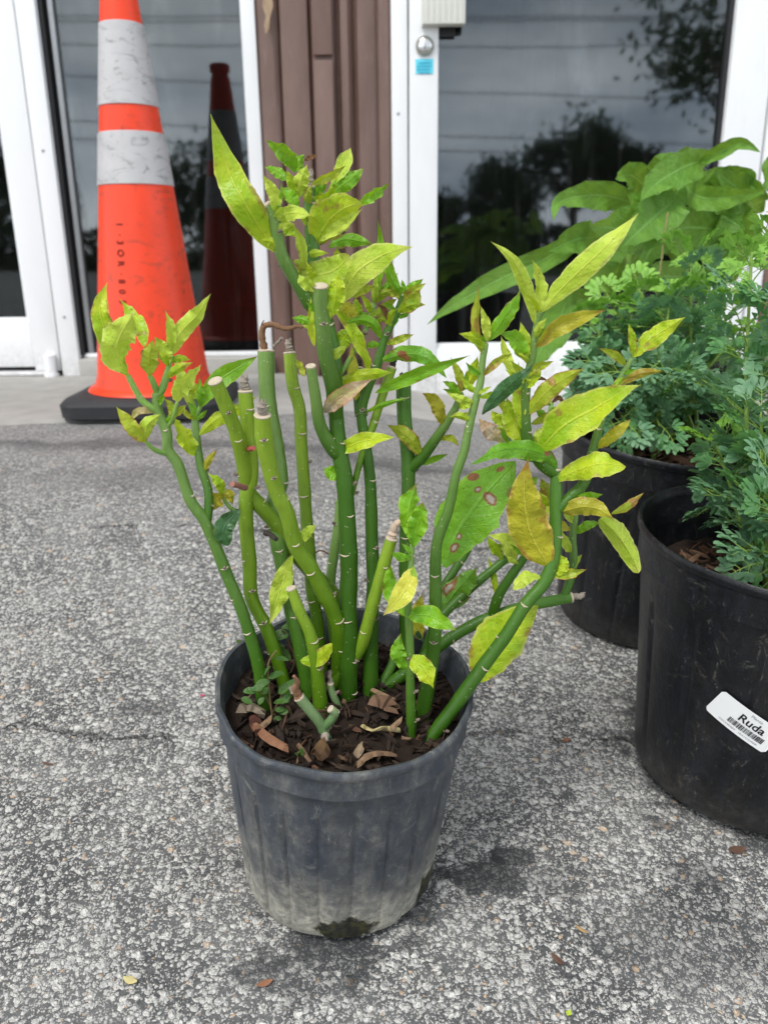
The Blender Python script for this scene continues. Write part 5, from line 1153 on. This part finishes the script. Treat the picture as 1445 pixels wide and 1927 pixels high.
# ------------------------------------------------------------------ street side behind the camera, seen in the glass
M_tl = simple('tree_leaves', (.055, .10, .035), .7, .3, 0, 1.5, .5, 0); M_tr = simple('tree_bark', (.12, .09, .07), .9, .2, 0, 8, .4, .5, .02)
def tree(name, label, x, y, h, rx, rz, n, leaf, seed, base=.35, fruit=False):
    r = empty(name, label, 'tree', Matrix.Translation((x, y, -.4)), 'trees across the street'); rng = random.Random(seed); q = MB()
    q.tube([Vector((0, 0, 0)), Vector((.1, 0, h * .3)), Vector((0, .1, h * .6)), Vector((.1, 0, h * .85))], [h * .035, h * .028, h * .018, h * .006], 8)
    cl = []
    for k in range(14):
        a = rng.uniform(0, 6.28); e = rng.uniform(-.3, 1); cc = Vector((rx * .68 * math.cos(a) * math.cos(e), rx * .68 * math.sin(a) * math.cos(e), h - rz + rz * .72 * math.sin(e))); cl.append((cc, rng.uniform(.28, .5) * min(rx, rz)))
        q.tube([Vector((0, 0, h * rng.uniform(.25, .5))), cc * .6 + Vector((0, 0, h * .1)), cc], [h * .014, h * .008, h * .003], 5, 0, False)
    q.build('trunk', M_tr, r); q = MB()
    for _ in range(n):
        c, s = rng.choice(cl); d = Vector((rng.gauss(0, 1), rng.gauss(0, 1), rng.gauss(0, .8))) * s * .55; p = c + d
        u = Vector((rng.gauss(0, 1), rng.gauss(0, 1), rng.gauss(0, 1))).normalized(); v = u.orthogonal().normalized(); L_ = leaf * rng.uniform(.6, 1.3); b = len(q.v)
        q.v += [p - u * L_, p - v * L_ * .45, p + u * L_, p + v * L_ * .45]; q.face((b, b + 1, b + 2, b + 3))
    q.build('crown', M_tl, r, smooth=False)
tree('leafy_tree', 'round headed tree across the street, reflected in the middle of the right door', 7.4, -29, 5.4, 2.0, 2.0, 3000, .16, 1)
tree('leafy_tree', 'smaller dark tree beside the round headed one across the street', 10.0, -30, 4.8, 1.4, 2.0, 2200, .16, 2)
tree('leafy_tree', 'low bushy tree reflected at the left of the right door', 4.6, -27, 3.9, 1.5, 1.7, 2200, .15, 3)
tree('leafy_tree', 'dark tree reflected beside the brown pillar', -6.6, -28, 5.2, 1.8, 2.4, 2600, .16, 4)
tree('leafy_tree', 'near overhanging tree reflected at the right edge of the right door', 6.1, -9.0, 6.8, 2.1, 3.1, 5200, .085, 5)
tree('leafy_tree', 'broad tree far across the street to the left', -17, -34, 5.5, 3.6, 2.6, 2600, .2, 6)
tree('leafy_tree', 'broad tree far across the street to the right', 17, -32, 6.5, 3.6, 3.2, 2600, .2, 7)
tree('leafy_tree', 'wide dark tree across the street behind the low bushy one', 1.0, -38, 4.0, 3.0, 2.2, 2600, .2, 8)
# palm
pr_ = empty('palm_tree', 'short fan palm reflected in the window left of the traffic cone', 'tree', Matrix.Translation((-9.6, -20, -.4)), 'trees across the street')
q = MB(); q.tube([Vector((0, 0, 0)), Vector((.05, 0, 1.0)), Vector((0, 0, 2.0))], [.16, .14, .12], 8); q.build('trunk', M_tr, pr_); q = MB(); rng = random.Random(5)
for k in range(46):
    a = rng.uniform(0, 6.28); e = rng.uniform(-.3, 1.4); d = Vector((math.cos(a) * math.cos(e), math.sin(a) * math.cos(e), math.sin(e)))
    for m in range(9):
        b = d.orthogonal().normalized(); c = d.cross(b); t = (m - 4) * .16; dd = (d + b * math.sin(t) + c * math.cos(m) * .05).normalized(); p = Vector((0, 0, 2.0)) + d * .35; i0 = len(q.v)
        q.v += [p, p + dd * .45 + c * .02, p + dd * .9 - Vector((0, 0, .1)), p + dd * .45 - c * .02]; q.face((i0, i0 + 1, i0 + 2, i0 + 3))
q.build('crown', M_tl, pr_, smooth=False)
# hedge
he = MB(); rng = random.Random(3)
for _ in range(9000):
    x = rng.uniform(-30, 30); z = rng.uniform(0, 1.9 + .5 * math.sin(x * .7)) ; p = Vector((x, -26 + rng.uniform(-.6, .6), z - .4)); u = Vector((rng.gauss(0, 1), rng.gauss(0, 1), rng.gauss(0, 1))).normalized(); v = u.orthogonal().normalized(); b = len(he.v)
    he.v += [p - u * .22, p - v * .12, p + u * .22, p + v * .12]; he.face((b, b + 1, b + 2, b + 3))
tag(he.build('hedge', M_tl, smooth=False), 'long dark green hedge across the street, low in the reflections', 'hedge')
# utility poles and wires
M_wire = simple('wire_black', (.02, .02, .02), .6, .3, 0, 5, .1, 0); M_pole = simple('pole_wood', (.16, .12, .09), .9, .2, 0, 8, .3, .4, .01)
for i, xx in enumerate((-34, 34)):
    r = empty('utility_pole', 'wooden utility pole carrying wires across the street, %s end' % ('left' if i == 0 else 'right'), 'utility pole', Matrix.Translation((xx, -22, -.4)), 'utility poles')
    q = MB(); q.tube([Vector((0, 0, 0)), Vector((0, 0, 10))], [.16, .11], 12); q.build('pole', M_pole, r); q = MB(); q.box((-.06, -1.2, 8.8), (.06, 1.2, 8.95)); q.build('crossarm', M_pole, r)
for k, (zl, zr) in enumerate(((6.5, 6.36), (6.3, 6.2), (5.62, 5.47), (4.9, 4.21), (3.6, 2.99), (3.1, 2.57))):
    pts = []
    for i in range(33):
        x = -34 + 68 * i / 32; z = .36 + zl + (zr - zl) * (x + 8) / 14 + .0006 * (x * x - 50); pts.append(Vector((x, -22 + .3 * (k % 3 - 1), z)))
    q = MB(); q.tube(pts, [.016] * 33, 6); o = q.build('overhead_wire', M_wire); tag(o, '%s overhead wire reflected as a line in the door glass, counting down from the top' % ('topmost', 'second', 'third', 'fourth', 'fifth', 'lowest')[k], 'wire', 'overhead wires')
